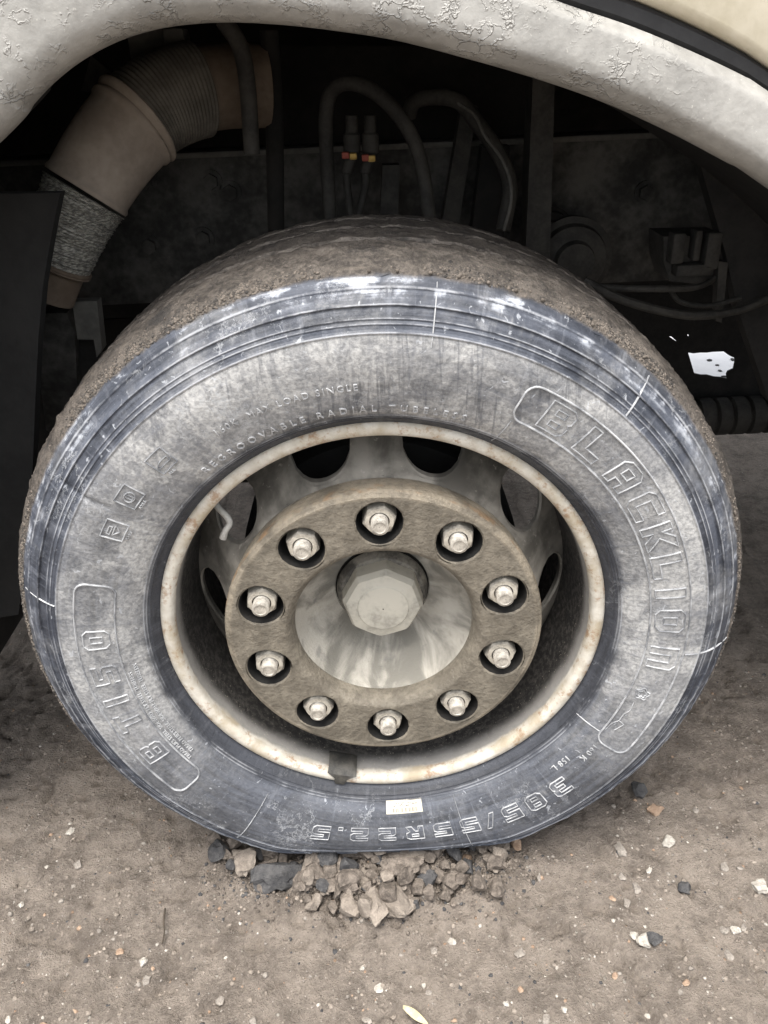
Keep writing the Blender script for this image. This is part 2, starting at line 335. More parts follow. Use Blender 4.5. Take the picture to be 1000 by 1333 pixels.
M_SLEEVE = simple('wrap_sleeve', (.085, .078, .066), (.15, .138, .118), 30, .8, .6, .002)
M_RAIL = simple('rail_dirt', (.034, .033, .031), (.125, .12, .11), 11, .85, .5, .003, 0, .38, .68)
M_GREY = simple('grey_bracket', (.09, .088, .08), (.16, .155, .14), 16, .75, .3, .002)
M_HOSE = simple('hose_rubber', (.026, .025, .023), (.058, .055, .049), 30, .75, .3, .001)
M_BRASS = simple('brass_clip', (.40, .25, .06), (.52, .36, .11), 60, .5, .2, .001, .4)
M_RED = simple('red_clip', (.30, .06, .04), (.36, .09, .06), 60, .6, .2, .001)
M_WHITE = simple('daylight_white', (.80, .80, .80), (.86, .86, .86), 10, .8, .2, .002)
# ground: dusty brown worn asphalt with embedded grit
t = NT('worn_asphalt'); P = t.obj
g1 = t.noise(P, 3.2, 7, .6, .2); g2 = t.noise(P, 19, 7, .65, .3); g3 = t.noise(P, 95, 6, .7); g4 = t.noise(P, 330, 4, .7)
f = t.math('ADD', t.math('MULTIPLY', g2, .45), t.math('ADD', t.math('MULTIPLY', g3, .3), t.math('MULTIPLY', g1, .25)))
col = t.mix(t.step(f, .38, .60), (.150, .126, .106), (.320, .273, .229))
col = t.mix(t.math('MULTIPLY', t.step(g4, .5, .72), .45), col, (.42, .365, .305))
col = t.mix(t.math('MULTIPLY', t.step(t.noise(P, 210, 5, .75), .56, .68), .55), col, (.115, .098, .083))
col = t.mix(t.math('MULTIPLY', t.step(t.noise(P, 48, 5, .7), .62, .70), .55), col, (.085, .073, .063))
vn = t.n('ShaderNodeTexVoronoi', feature='F1'); t.put(vn.inputs['Vector'], P); vn.inputs['Scale'].default_value = 120
vs_ = t.sep(vn.outputs['Color'])
grit = t.math('MULTIPLY', t.math('SUBTRACT', 1.0, t.step(vn.outputs['Distance'], .20, .34)), t.step(vs_[0], .955, .965))
gcol = t.mix(t.step(vs_[1], .7, .75), (.50, .46, .40), (.36, .25, .17))
col = t.mix(t.math('MULTIPLY', grit, .8), col, gcol)
v2 = t.n('ShaderNodeTexVoronoi', feature='F1'); t.put(v2.inputs['Vector'], P); v2.inputs['Scale'].default_value = 260
col = t.mix(t.math('MULTIPLY', t.math('MULTIPLY', t.math('SUBTRACT', 1.0, t.step(v2.outputs['Distance'], .2, .35)), t.step(t.sep(v2.outputs['Color'])[0], .94, .95)), .6), col, (.50, .46, .41))
h = t.math('ADD', t.math('MULTIPLY', g3, 1.3), t.math('ADD', t.math('MULTIPLY', g4, 1.0), t.math('ADD', t.math('MULTIPLY', grit, .5), t.math('MULTIPLY', g2, .6))))
M_GROUND = t.fin(col, .95, t.bump(h, 1.0, .008), 0, .2)
def stone(name, a, b): return simple(name, a, b, 60, .92, .8, .004, 0, .35, .65, .25)
M_CH = stone('asphalt_lump', (.075, .063, .053), (.215, .182, .152))
M_CHD = stone('dark_lump', (.040, .040, .042), (.095, .092, .09))
M_CHP = stone('pale_lump', (.155, .132, .110), (.285, .245, .205))
M_PEB_W = stone('pale_pebble', (.30, .275, .24), (.50, .465, .41))
M_PEB_O = stone('orange_pebble', (.24, .165, .115), (.34, .25, .18))
M_PEB_G = stone('grey_pebble', (.17, .15, .13), (.30, .27, .235))
M_WOOD = simple('twig_bark', (.035, .028, .02), (.075, .06, .045), 60, .9, .4, .001)

# ------------------------------------------------------------------ ground
def axis(dense, lo, hi, far, k=1.14):
    a = list(np.arange(lo, hi+dense/2, dense)); s = dense; x = hi
    while x < far: s *= k; x += s; a.append(x)
    s = dense; x = lo; b = []
    while x > -far: s *= k; x -= s; b.append(x)
    return np.array(b[::-1]+a)
gx, gy = axis(.0055, -.82, .95, 60), axis(.0050, -.56, .42, 60)
GX, GY = np.meshgrid(gx, gy, indexing='ij'); gp = np.stack([GX.ravel(), GY.ravel(), 0*GX.ravel()], -1)
def ground_h(p):
    p = np.asarray(p, float); x, y = p[:, 0], p[:, 1]
    q = np.stack([x, y, 0*x], -1)
    near = 1-sstep(1.2, 3.5, np.hypot(x, y))
    z = .0060*fbm(q*4.5, 2, 3) + near*(.0020*fbm(q*26, 3, 11) + .0024*fbm(q*95, 2, 23))
    pit = fbm(q*34, 3, 41); z = z - near*.008*sstep(.45, .75, pit)
    # heaved, broken edge in front of the tyre
    cr = np.exp(-(((x+.045)/.20)**4)) * sstep(-.165, -.10, y)*(1-sstep(.0, .05, y))
    z = z + cr*(.008 + .017*fbm(q*42, 3, 55))
    # flat bed under the contact patch
    bed = np.exp(-((x/.25)**4))*sstep(-.03, .01, y)*(1-sstep(.34, .4, y))
    z = z*(1-bed) - .003*bed
    return z
gp[:, 2] = ground_h(gp)
ground = mesh('ground', gp, grid_faces(len(gx), len(gy)), M_GROUND); fix_normals(ground)
if ground.data.polygons[0].normal.z < 0: ground.data.flip_normals()
ground['kind'] = 'structure'

# ------------------------------------------------------------------ truck
truck = bpy.data.objects.new('truck', None); COL.objects.link(truck); truck.empty_display_size = .3
tag(truck, 'cream truck with grey wheel arch over one large dusty worn tyre and ten-nut wheel', 'truck')
WC = (0, 0, ZC)

# ---- tyre
PB = np.array([(.296, .006), (.3030, -.003), (.311, -.013), (.320, -.0215), (.333, -.0290), (.347, -.0345), (.362, -.0390), (.380, -.0425), (.397, -.0435), (.412, -.0420),
               (.424, -.0385), (.436, -.0325), (.447, -.0250), (.457, -.0165), (.466, -.0080), (.4715, -.0015)])
def side_y(r): return np.interp(r, PB[:, 0], PB[:, 1])
rs = np.linspace(.296, .4715, 400); _w = np.hanning(31); _w /= _w.sum()
ys = np.convolve(np.pad(side_y(rs), 15, mode='reflect', reflect_type='odd'), _w, 'valid')
def side_y(r): return np.interp(r, rs, ys)
def deform(r, a, y):
    """flatten the tyre on the ground; a measured from +x"""
    c = np.maximum(-np.sin(a), .3); s = (ZC/c-.31)/(.4925-.31); k = .05
    hh = np.clip(.5+.5*(1-s)/k, 0, 1); s = (1*(1-hh)+s*hh) - k*hh*(1-hh); s = np.minimum(s, 1)
    r2 = np.where(r > .31, .31+(r-.31)*s, r)
    b = (1-s)*np.sin(np.clip((r-.31)/.17, 0, 1)*np.pi)
    return r2, y + np.where(y < .15, -.010, .02)*b
def side_pt(r, a, h=0.0):
    r = np.asarray(r, float); a = np.asarray(a, float); e = 1e-3
    y = side_y(r); sl = (side_y(r+e)-side_y(r-e))/(2*e); nl = np.sqrt(1+sl*sl)
    rr = r + h*sl/nl*1.0; yv = y - h/nl
    r2, y2 = deform(rr, a, yv)
    return np.stack([r2*np.cos(a), y2, r2*np.sin(a)], -1)
# ridges on the sidewall (radius, height, half-width)
RIDG = [(.3085, .0016, .0009), (.3120, .0016, .0009), (.3150, .0014, .0009), (.4180, .0020, .0013), (.4265, .0014, .0009), (.4315, .0014, .0009), (.4445, .0022, .0013), (.4600, .0020, .0014)]
pr = []
for q in np.linspace(.296, .4715, 200):
    y = side_y(q)
    for (rc, hh, w) in RIDG:
        d = abs(q-rc)/w
        if d < 1.6: y -= hh*max(0, 1-(d/1.6)**2)
    if .4195 < q < .4435: y += .0012
    pr.append((q, y))
GRV = (.078, .150, .222)
for y in np.concatenate([np.linspace(.0005, .026, 10), np.linspace(.03, .285, 150)]):
    q = .4925 - .0185*np.exp(-((y+.004)/.016)) - .010*((y-.15)/.15)**2*.55
    if y > .255: q -= .02*((y-.255)/.04)**2
    for g in GRV:
        if abs(y-g) < .0055: q -= .0095
        elif abs(y-g) < .0085: q += .0008
    pr.append((q, y))
for q in np.linspace(.462, .296, 24): pr.append((q, .305-side_y(q) if q < .4715 else .3))
pr = np.array(pr); NA = 760
aa = np.linspace(0, 2*np.pi, NA, endpoint=False)
A2, RR = np.meshgrid(aa, pr[:, 0], indexing='ij'); YY = np.broadcast_to(pr[:, 1], RR.shape).copy(); RR = RR.copy()
P3 = np.stack([RR*np.cos(A2), YY, RR*np.sin(A2)], -1).reshape(-1, 3)
nz = fbm(P3*38, 3, 5).reshape(RR.shape); nz2 = fbm(P3*140, 3, 9).reshape(RR.shape); nz0 = fbm(P3*9, 3, 15).reshape(RR.shape)
sh = sstep(.463, .473, RR)*(1-sstep(.03, .07, YY))
RR += sh*(.0022*nz+.0018*nz2) + sstep(.02, .05, YY)*sstep(.45, .47, RR)*(.0010*nz+.0013*nz2)
YY += sh*(.0022*nz2+.0022*nz)
out = (1-sstep(.0, .02, YY))*sstep(.425, .45, RR)
YY += out*(.0010*nz + .0006*nz2) + (1-sstep(0, .02, YY))*.0003*nz0
# mould joint / cut slit across the ridges (left)
def ang_of(u, v, yp=-.04):
    p = at(u, v, yp); return math.atan2(p[2]-ZC, p[0])
sl_a = ang_of(122, 655); da = np.angle(np.exp(1j*(A2-sl_a)))
slit = np.exp(-((da*RR-.10*(RR-.43))/.0022)**2)*sstep(.375, .40, RR)*(1-sstep(.447, .452, RR))*(1-sstep(0, .02, YY))
YY += slit*.0045
R2, Y2 = deform(RR, A2, YY)
V = np.stack([R2*np.cos(A2), Y2, R2*np.sin(A2)], -1).reshape(-1, 3)
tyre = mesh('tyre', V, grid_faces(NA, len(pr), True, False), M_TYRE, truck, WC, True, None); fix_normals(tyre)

# look-up from photo pixel to sidewall coordinates
_r = np.linspace(.30, .47, 120); _a = np.linspace(-np.pi, np.pi, 1600)
_A, _R = np.meshgrid(_a, _r, indexing='ij'); _P = side_pt(_R.ravel(), _A.ravel()); _P[:, 2] += ZC; _UV = proj(_P)
def side_of(u, v):
    k = np.argmin(((_UV-np.array([u, v]))**2).sum(1)); return _R.ravel()[k], _A.ravel()[k]

def ridge_mesh(loops, width, height, closed=True):
    """loops of (r,a) polylines -> triangular ridges lying on the sidewall; returns verts, faces"""
    vv, ff = [], []
    for L in loops:
        L = np.array(L, float); xy = np.stack([L[:, 1]*L[:, 0].mean(), L[:, 0]], -1); rm = L[:, 0].mean()
        seq = list(range(len(xy))) + ([0] if closed else []); pts = []
        for i in range(len(seq)-1):
            p, q = xy[seq[i]], xy[seq[i+1]]; n = max(1, int(np.linalg.norm(q-p)/.003))
            for k in range(n): pts.append(p+(q-p)*k/n)
        if not closed: pts.append(xy[-1])
        pts = np.array(pts); N = len(pts)
        T = (np.roll(pts, -1, 0)-np.roll(pts, 1, 0)) if closed else np.gradient(pts, axis=0)
        T /= np.maximum(np.linalg.norm(T, axis=1), 1e-9)[:, None]; nn = np.stack([-T[:, 1], T[:, 0]], -1)
        b = len(vv)
        for off, h in ((-width, -.0006), (-.3*width, height), (.3*width, height), (width, -.0006)):
            q = pts+nn*off; vv.extend(side_pt(q[:, 1], q[:, 0]/rm, h))
        M = N if closed else N-1
        for k in range(3):
            for i in range(M): ff.append((b+k*N+i, b+k*N+(i+1) % N, b+(k+1)*N+(i+1) % N, b+(k+1)*N+i))
    return vv, ff
def inside(px, py, loops):
    c = np.zeros(px.shape, bool)
    for L in loops:
        for i in range(len(L)):
            x1, y1 = L[i]; x2, y2 = L[(i+1) % len(L)]
            if y1 == y2: continue
            k = ((y1 > py) != (y2 > py)) & (px < (x2-x1)*(py-y1)/(y2-y1)+x1); c ^= k
    return c
GL = {
 'B': ([[(0, 0), (.66, 0), (.8, .14), (.8, .42), (.72, .5), (.8, .58), (.8, .86), (.66, 1), (0, 1)], [(.24, .2), (.55, .2), (.55, .4), (.24, .4)], [(.24, .6), (.55, .6), (.55, .8), (.24, .8)]], .8),
 'L': ([[(0, 0), (.8, 0), (.8, .27), (.28, .27), (.28, 1), (0, 1)]], .8),
 'A': ([[(0, 0), (.25, 0), (.25, .28), (.55, .28), (.55, 0), (.8, 0), (.8, .82), (.62, 1), (.18, 1), (0, .82)], [(.25, .48), (.55, .48), (.55, .77), (.25, .77)]], .8),
 'C': ([[(.16, 0), (.8, 0), (.8, .25), (.27, .25), (.27, .75), (.8, .75), (.8, 1), (.16, 1), (0, .84), (0, .16)]], .8),
 'K': ([[(0, 0), (.25, 0), (.25, .36), (.55, 0), (.88, 0), (.46, .5), (.88, 1), (.55, 1), (.25, .64), (.25, 1), (0, 1)]], .88),
 'I': ([[(0, 0), (.3, 0), (.3, 1), (0, 1)]], .3),
 'O': ([[(.16, 0), (.64, 0), (.8, .16), (.8, .84), (.64, 1), (.16, 1), (0, .84), (0, .16)], [(.27, .27), (.53, .27), (.53, .73), (.27, .73)]], .8),
 'N': ([[(0, 0), (.26, 0), (.26, .74), (.54, .74), (.54, 0), (.8, 0), (.8, .84), (.64, 1), (0, 1)]], .8),
 'T': ([[(.27, 0), (.53, 0), (.53, .75), (.8, .75), (.8, 1), (0, 1), (0, .75), (.27, .75)]], .8),
 '1': ([[(0, 0), (.27, 0), (.27, 1), (0, 1)]], .27),
 '5': ([[(0, 0), (.66, 0), (.8, .14), (.8, .5), (.66, .62), (.25, .62), (.25, .78), (.8, .78), (.8, 1), (0, 1), (0, .42), (.55, .42), (.55, .22), (0, .22)]], .8),
 '3': ([[(0, 0), (.66, 0), (.8, .14), (.8, .42), (.72, .5), (.8, .58), (.8, .86), (.66, 1), (0, 1), (0, .8), (.55, .8), (.55, .6), (.2, .6), (.2, .4), (.55, .4), (.55, .2), (0, .2)]], .8),
 '2': ([[(0, 0), (.8, 0), (.8, .22), (.25, .22), (.25, .4), (.68, .4), (.8, .52), (.8, .86), (.66, 1), (0, 1), (0, .78), (.55, .78), (.55, .6), (.13, .6), (0, .48)]], .8),
 '/': ([[(0, 0), (.2, 0), (.55, 1), (.35, 1)]], .55),
 '.': ([[(0, 0), (.2, 0), (.2, .2), (0, .2)]], .2),
 'R': ([[(0, 0), (.24, 0), (.24, .36), (.38, .36), (.55, 0), (.82, 0), (.63, .38), (.8, .52), (.8, .86), (.66, 1), (0, 1)], [(.24, .58), (.55, .58), (.55, .78), (.24, .78)]], .82),
}
GL['0'] = GL['O']; GL['8'] = ([GL['O'][0][0], [(.24, .2), (.56, .2), (.56, .4), (.24, .4)], [(.24, .6), (.56, .6), (.56, .8), (.24, .8)]], .8)
def letter(ch, r, a, hgt, wid, name='letter', rw=.0012, rh=.0017):
    """one raised character centred at sidewall (r,a), tops outward, reading clockwise"""
    loops, w = GL[ch]; sc = wid/.8
    LL = [[(r+(q-.5)*hgt, a-(p-w/2)*sc/r) for p, q in L] for L in loops]
    vv, ff = ridge_mesh(LL, rw, rh)
    nx, ny = max(4, int(w*sc/.0012)), max(6, int(hgt/.0012))
    X, Y = np.meshgrid((np.arange(nx)+.5)/nx*w, (np.arange(ny)+.5)/ny, indexing='ij')
    ins = inside(X.ravel(), Y.ravel(), loops).reshape(nx, ny)
    gx_, gy_ = np.meshgrid(np.arange(nx+1)/nx*w, np.arange(ny+1)/ny, indexing='ij')
    b = len(vv); vv.extend(side_pt(r+(gy_.ravel()-.5)*hgt, a-(gx_.ravel()-w/2)*sc/r, .0004))
    nf = len(ff)
    for i in range(nx):
        for j in range(ny):
            if ins[i, j]: k = b+i*(ny+1)+j; ff.append((k, k+ny+1, k+ny+2, k+1))
    o = mesh(name, vv, ff, M_RIDGE, tyre, None, True, 30)
    o.data.materials.append(M_TYRE)
    o.data.polygons.foreach_set('material_index', [0]*nf+[1]*(len(ff)-nf))
    bm = bmesh.new(); bm.from_mesh(o.data); bmesh.ops.delete(bm, geom=[v for v in bm.verts if not v.link_faces], context='VERTS'); bmesh.ops.recalc_face_normals(bm, faces=bm.faces); bm.to_mesh(o.data); bm.free()
    return o
for ch, u, v in zip('BLACKLION', (732, 776, 818, 846, 864, 871, 870, 868, 858), (541, 578, 618, 657, 699, 737, 773, 808, 856)):
    _, a = side_of(u, v); letter(ch, .3715, a, .036, .034)
for ch, u, v in zip('BT150', (207, 169, 158, 141.5, 130), (975, 939, 910, 878, 833)):
    _, a = side_of(u, v); letter(ch, .3715, a, .032, .028)
for ch, u, v in zip('385/55R22.5', (720, 689, 659, 633, 607, 574, 539, 504, 469, 444, 420), (1015, 1032, 1047, 1056, 1063, 1072, 1077, 1079, 1078.5, 1075, 1076)):
    _, a = side_of(u, v); letter(ch, .3715, a, .026, .027, 'letter', .0010, .0015)
def plaque(u0, v0, u1, v1, r0=.3475, r1=.3955):
    _, a0 = side_of(u0, v0); _, a1 = side_of(u1, v1)          # clockwise: a decreases
    if a1 > a0: a1 -= 2*np.pi
    c = .014; L = []
    def arc(cr, ca, t0, t1):
        for t in np.linspace(t0, t1, 6): L.append((cr+c*math.sin(t), ca+c*math.cos(t)/.3715))
    e = c/.3715
    arc(r1-c, a1+e, math.pi, math.pi/2); L.extend((r1, x) for x in np.linspace(a1+e, a0-e, 40)[1:-1])
    arc(r1-c, a0-e, math.pi/2, 0); arc(r0+c, a0-e, 0, -math.pi/2); L.extend((r0, x) for x in np.linspace(a0-e, a1+e, 40)[1:-1])
    arc(r0+c, a1+e, -math.pi/2, -math.pi)
    vv, ff = ridge_mesh([L], .0015, .0020)
    return fix_normals(mesh('raised_border', vv, ff, M_RIDGE, tyre, None, True, 30))
plaque(682, 515, 795, 975); plaque(248, 1022, 125, 762)
# emblem after the brand: a round mane and a body line in low relief
def emblem():
    L = []; r0, a0 = side_of(836, 903)
    for rad, n, w in ((.0085, 22, .0018), (.0052, 16, .0012)):
        L.append([(r0+(rad+w*math.cos(5*t))*math.sin(t), a0+(rad+w*math.cos(5*t))*math.cos(t)/r0) for t in np.linspace(0, 2*math.pi, n, endpoint=False)])
    v1, f1 = ridge_mesh(L, .0009, .0015)
    P = []
    for (u, v) in ((826, 914), (820, 925), (812, 930), (806, 938), (796, 941), (788, 950)): P.append(side_of(u, v))
    v2, f2 = ridge_mesh([P], .0008, .001, False)
    Q = [side_of(u, v) for (u, v) in ((806, 938), (812, 944), (800, 950))]; v3, f3 = ridge_mesh([Q], .0008, .001, False)
    n1, n2 = len(v1), len(v1)+len(v2)
    return fix_normals(mesh('emblem', v1+v2+v3, f1+[tuple(i+n1 for i in q) for q in f2]+[tuple(i+n2 for i in q) for q in f3], M_RIDGE, tyre, None, True, 30))
emblem()
# mould joint lines crossing the sidewall
for (ang, ra, rb, w) in ((ang_of(566, 420), .405, .466, .0008), (ang_of(775, 580), .417, .466, .0013), (ang_of(885, 850), .398, .47, .0010), (ang_of(597, 1060), .318, .43, .0007),
                      (ang_of(690, 520)+.012, .306, .345, .0008), (ang_of(790, 965)+.02, .312, .346, .0010), (ang_of(372, 1010), .33, .43, .0006), (ang_of(75, 790), .42, .466, .0007)):
    vv, ff = ridge_mesh([[(x, ang) for x in np.linspace(ra, rb, 20)]], w, .0012, False); fix_normals(mesh('mould_line', vv, ff, M_RIDGE, tyre, None, True, 30))
# small raised lettering rows (built from the font, wrapped on the sidewall)
def small_text(txt, r, a_start, hgt, name='small_lettering', track=1.15):
    cu = bpy.data.curves.new('t', 'FONT'); cu.body = txt; cu.size = hgt*1.35; cu.extrude = .0004; cu.space_character = track; cu.resolution_u = 2
    ob = bpy.data.objects.new('t', cu); COL.objects.link(ob); dg = bpy.context.evaluated_depsgraph_get()
    me = bpy.data.meshes.new_from_object(ob.evaluated_get(dg)); bpy.data.objects.remove(ob)
    co = np.zeros(len(me.vertices)*3); me.vertices.foreach_get('co', co); co = co.reshape(-1, 3)
    p = side_pt(r+co[:, 1], a_start-co[:, 0]/r, np.where(co[:, 2] > 0, .0017, -.0012)); me.vertices.foreach_set('co', p.ravel()); me.update()
    me.materials.clear(); o = link(name, me, M_TEXT, tyre); return o
small_text('REGROOVABLE RADIAL TUBELESS', .3235, side_of(262, 612)[1], .0095, track=1.75)
small_text('160K  MAX LOAD SINGLE', .3545, side_of(262, 548)[1], .0085, track=1.35)
for tx in (small_text('160 K', .352, side_of(748, 948)[1], .009), small_text('158 L', .338, side_of(730, 975)[1], .009)): tx.data.materials[0] = M_RIDGE
for k, rr_ in enumerate((.3395, .3310)): small_text('TREAD PLIES STEEL  SIDEWALL PLY STEEL  TUBELESS', rr_, side_of(250, 985)[1]-.02*k, .0052, track=1.05)
# three square pictogram plates
for q, (u, v) in enumerate(((211, 600), (169, 647), (150, 691))):
    r0, a0 = side_of(u, v); s = .0125; da = s/r0
    L = [[(r0-s, a0-da), (r0-s, a0+da), (r0+s*1.05, a0+da), (r0+s*1.05, a0-da)]]
    if q == 0: L += [[(r0-.002+dr, a0+x/r0) for dr, x in ((-.003, -.009), (-.003, .009), (.0, .009), (.003, .002), (.003, -.009))]]
    if q == 1: L += [[(r0+.006*math.sin(x), a0+.007*math.cos(x)/r0) for x in np.linspace(0, 2*math.pi, 14, endpoint=False)], [(r0-.004, a0-.002/r0), (r0+.004, a0-.002/r0), (r0+.004, a0+.002/r0), (r0-.004, a0+.002/r0)]]
    if q == 2: L += [[(r0-.006, a0), (r0+.001, a0+.007/r0), (r0+.001, a0-.007/r0)], [(r0+.004, a0+.007/r0), (r0+.0075, a0+.007/r0), (r0+.0075, a0-.004/r0), (r0+.004, a0-.004/r0)]]
    vv, ff = ridge_mesh(L, .0010, .0016); fix_normals(mesh('pictogram', vv, ff, M_RIDGE, tyre, None, True, 30))
    small_text('AXLE' if q else 'ALL', r0-s-.006, a0+da*.7, .0038)
# sticker with printed bars
t = NT('sticker_print'); uv = t.tc.outputs['UV']; ux, uy, _ = t.sep(uv)
bars = t.step(t.noise(t.comb(t.math('MULTIPLY', ux, 42.0), 0.0, 0.0), 1.0, 1, .5), .50, .53); low = t.math('MULTIPLY', t.step(uy, .10, .13), t.math('SUBTRACT', 1.0, t.step(uy, .43, .46)))
txt = t.step(t.noise(t.comb(t.math('MULTIPLY', ux, 30.0), t.math('MULTIPLY', uy, 9.0), 3.0), 1.0, 1, .5), .52, .56); hi = t.math('MULTIPLY', t.step(uy, .55, .58), t.math('SUBTRACT', 1.0, t.step(uy, .82, .85)))
mk = t.math('MULTIPLY', t.math('MAXIMUM', t.math('MULTIPLY', bars, low), t.math('MULTIPLY', txt, hi)), t.math('MULTIPLY', t.step(ux, .12, .15), t.math('SUBTRACT', 1.0, t.step(ux, .85, .88))))
M_STICK = t.fin(t.mix(t.math('MULTIPLY', mk, .8), t.mix(t.noise(t.obj, 60, 4), (.46, .42, .33), (.58, .54, .45)), (.05, .045, .05)), .7)
r0, a0 = side_of(526, 1051); NX, NY = 14, 6; vv, uvs = [], []
for i in range(NX+1):
    for j in range(NY+1):
        vv.append(side_pt(r0+(.5-j/NY)*-.0185, a0+(.5-i/NX)*-.055/r0, .0009)); uvs.append((i/NX, 1-j/NY))
st = mesh('sticker', vv, grid_faces(NX+1, NY+1), M_STICK, tyre); ul = st.data.uv_layers.new(name='UVMap')
for lp in st.data.loops: ul.data[lp.index].uv = uvs[lp.vertex_index]

def blob_mesh(n, seed, squash=(1, 1, 1), amp=.35, flat=False, sub=1):
    bm = bmesh.new(); bmesh.ops.create_icosphere(bm, subdivisions=sub, radius=1.0); P = np.array([v.co[:] for v in bm.verts])
    d = amp*fbm(P*1.3+seed*3.7, 3, seed); P = P*(1+d)[:, None]*np.array(squash)
    # a few planar fracture cuts
    g = np.random.default_rng(seed)
    for _ in range(7):
        nn = g.normal(size=3); nn /= np.linalg.norm(nn); k = P@nn; lim = (.62+.2*g.random())*np.abs(np.array(squash)*nn).sum()*.62
        P = np.where((k > lim)[:, None], P-np.outer(k-lim, nn), P)
    for v, p in zip(bm.verts, P): v.co = p
    f = [[v.index for v in q.verts] for q in bm.faces]; bm.free()
    return P, f
def merged_blobs(name, pts, sizes, mat, parent=None, loc=None, sub=1, flatten=1.0, mats=None):
    base = [blob_mesh(0, s+100, sub=sub, amp=.45) for s in range(8)]
    vv, ff, mi = [], [], []; b = 0
    for p, s in zip(pts, sizes):
        k = int(rng.integers(8)); P, f = base[k]; q = rng.normal(size=(3, 3)); q, _ = np.linalg.qr(q)
        W = (P@q)*s*np.array([1, 1, flatten]) + p; vv.append(W); ff += [tuple(i+b for i in t_) for t_ in f]; b += len(P)
        if mats: mi += [int(rng.integers(len(mats)))]*len(f)
    o = mesh(name, np.concatenate(vv), ff, mat if not mats else mats[0], parent, loc, False)
    if mats:
        for m in mats[1:]: o.data.materials.append(m)
        o.data.polygons.foreach_set('material_index', mi)
    o['kind'] = 'stuff'; return o
# dirt and torn rubber crumbs on the shoulder
M_CRUMB = simple('rubber_crumb', (.026, .025, .024), (.11, .097, .083), 90, .9, .4, .001)
M_CRUMB2 = simple('dirt_crumb', (.09, .077, .064), (.19, .162, .135), 90, .95, .4, .001)
pts, sz = [], []
for k in range(9000):
    a = rng.uniform(-.35, math.pi+.35)
    dn = float(fbm(np.array([[a*3.2, 1.5, 2.5]]), 3, 71)[0])
    if dn < rng.uniform(-.35, .55): continue
    y = abs(rng.normal(0, .010))-.002+.0; q = .4925-.0185*math.exp(-((y+.004)/.016))-.0055
    r2, y2 = deform(np.array(q), np.array(a), np.array(y)); pts.append(np.array([r2*math.cos(a), float(y2), r2*math.sin(a)])); sz.append(rng.uniform(.0006, .0024)*(1 if rng.random() < .93 else 1.5))
merged_blobs('shoulder_crumbs', pts, sz, None, tyre, None, 1, 1, [M_CRUMB, M_CRUMB2, M_CRUMB2])
for (u, v) in ((480, 352), (517, 353), (560, 355), (597, 359), (636, 365), (673, 374), (707, 388), (770, 424), (800, 446)):
    a = ang_of(u, v, 0.0); q, y = .4735, -.001
    c = np.array([q*math.cos(a), y-.001, q*math.sin(a)]); P, f = blob_mesh(0, 7, amp=.2)
    mesh('rubber_nub', P*np.array([.0028, .0024, .0032])+c, f, M_CRUMB2, tyre, None, True)

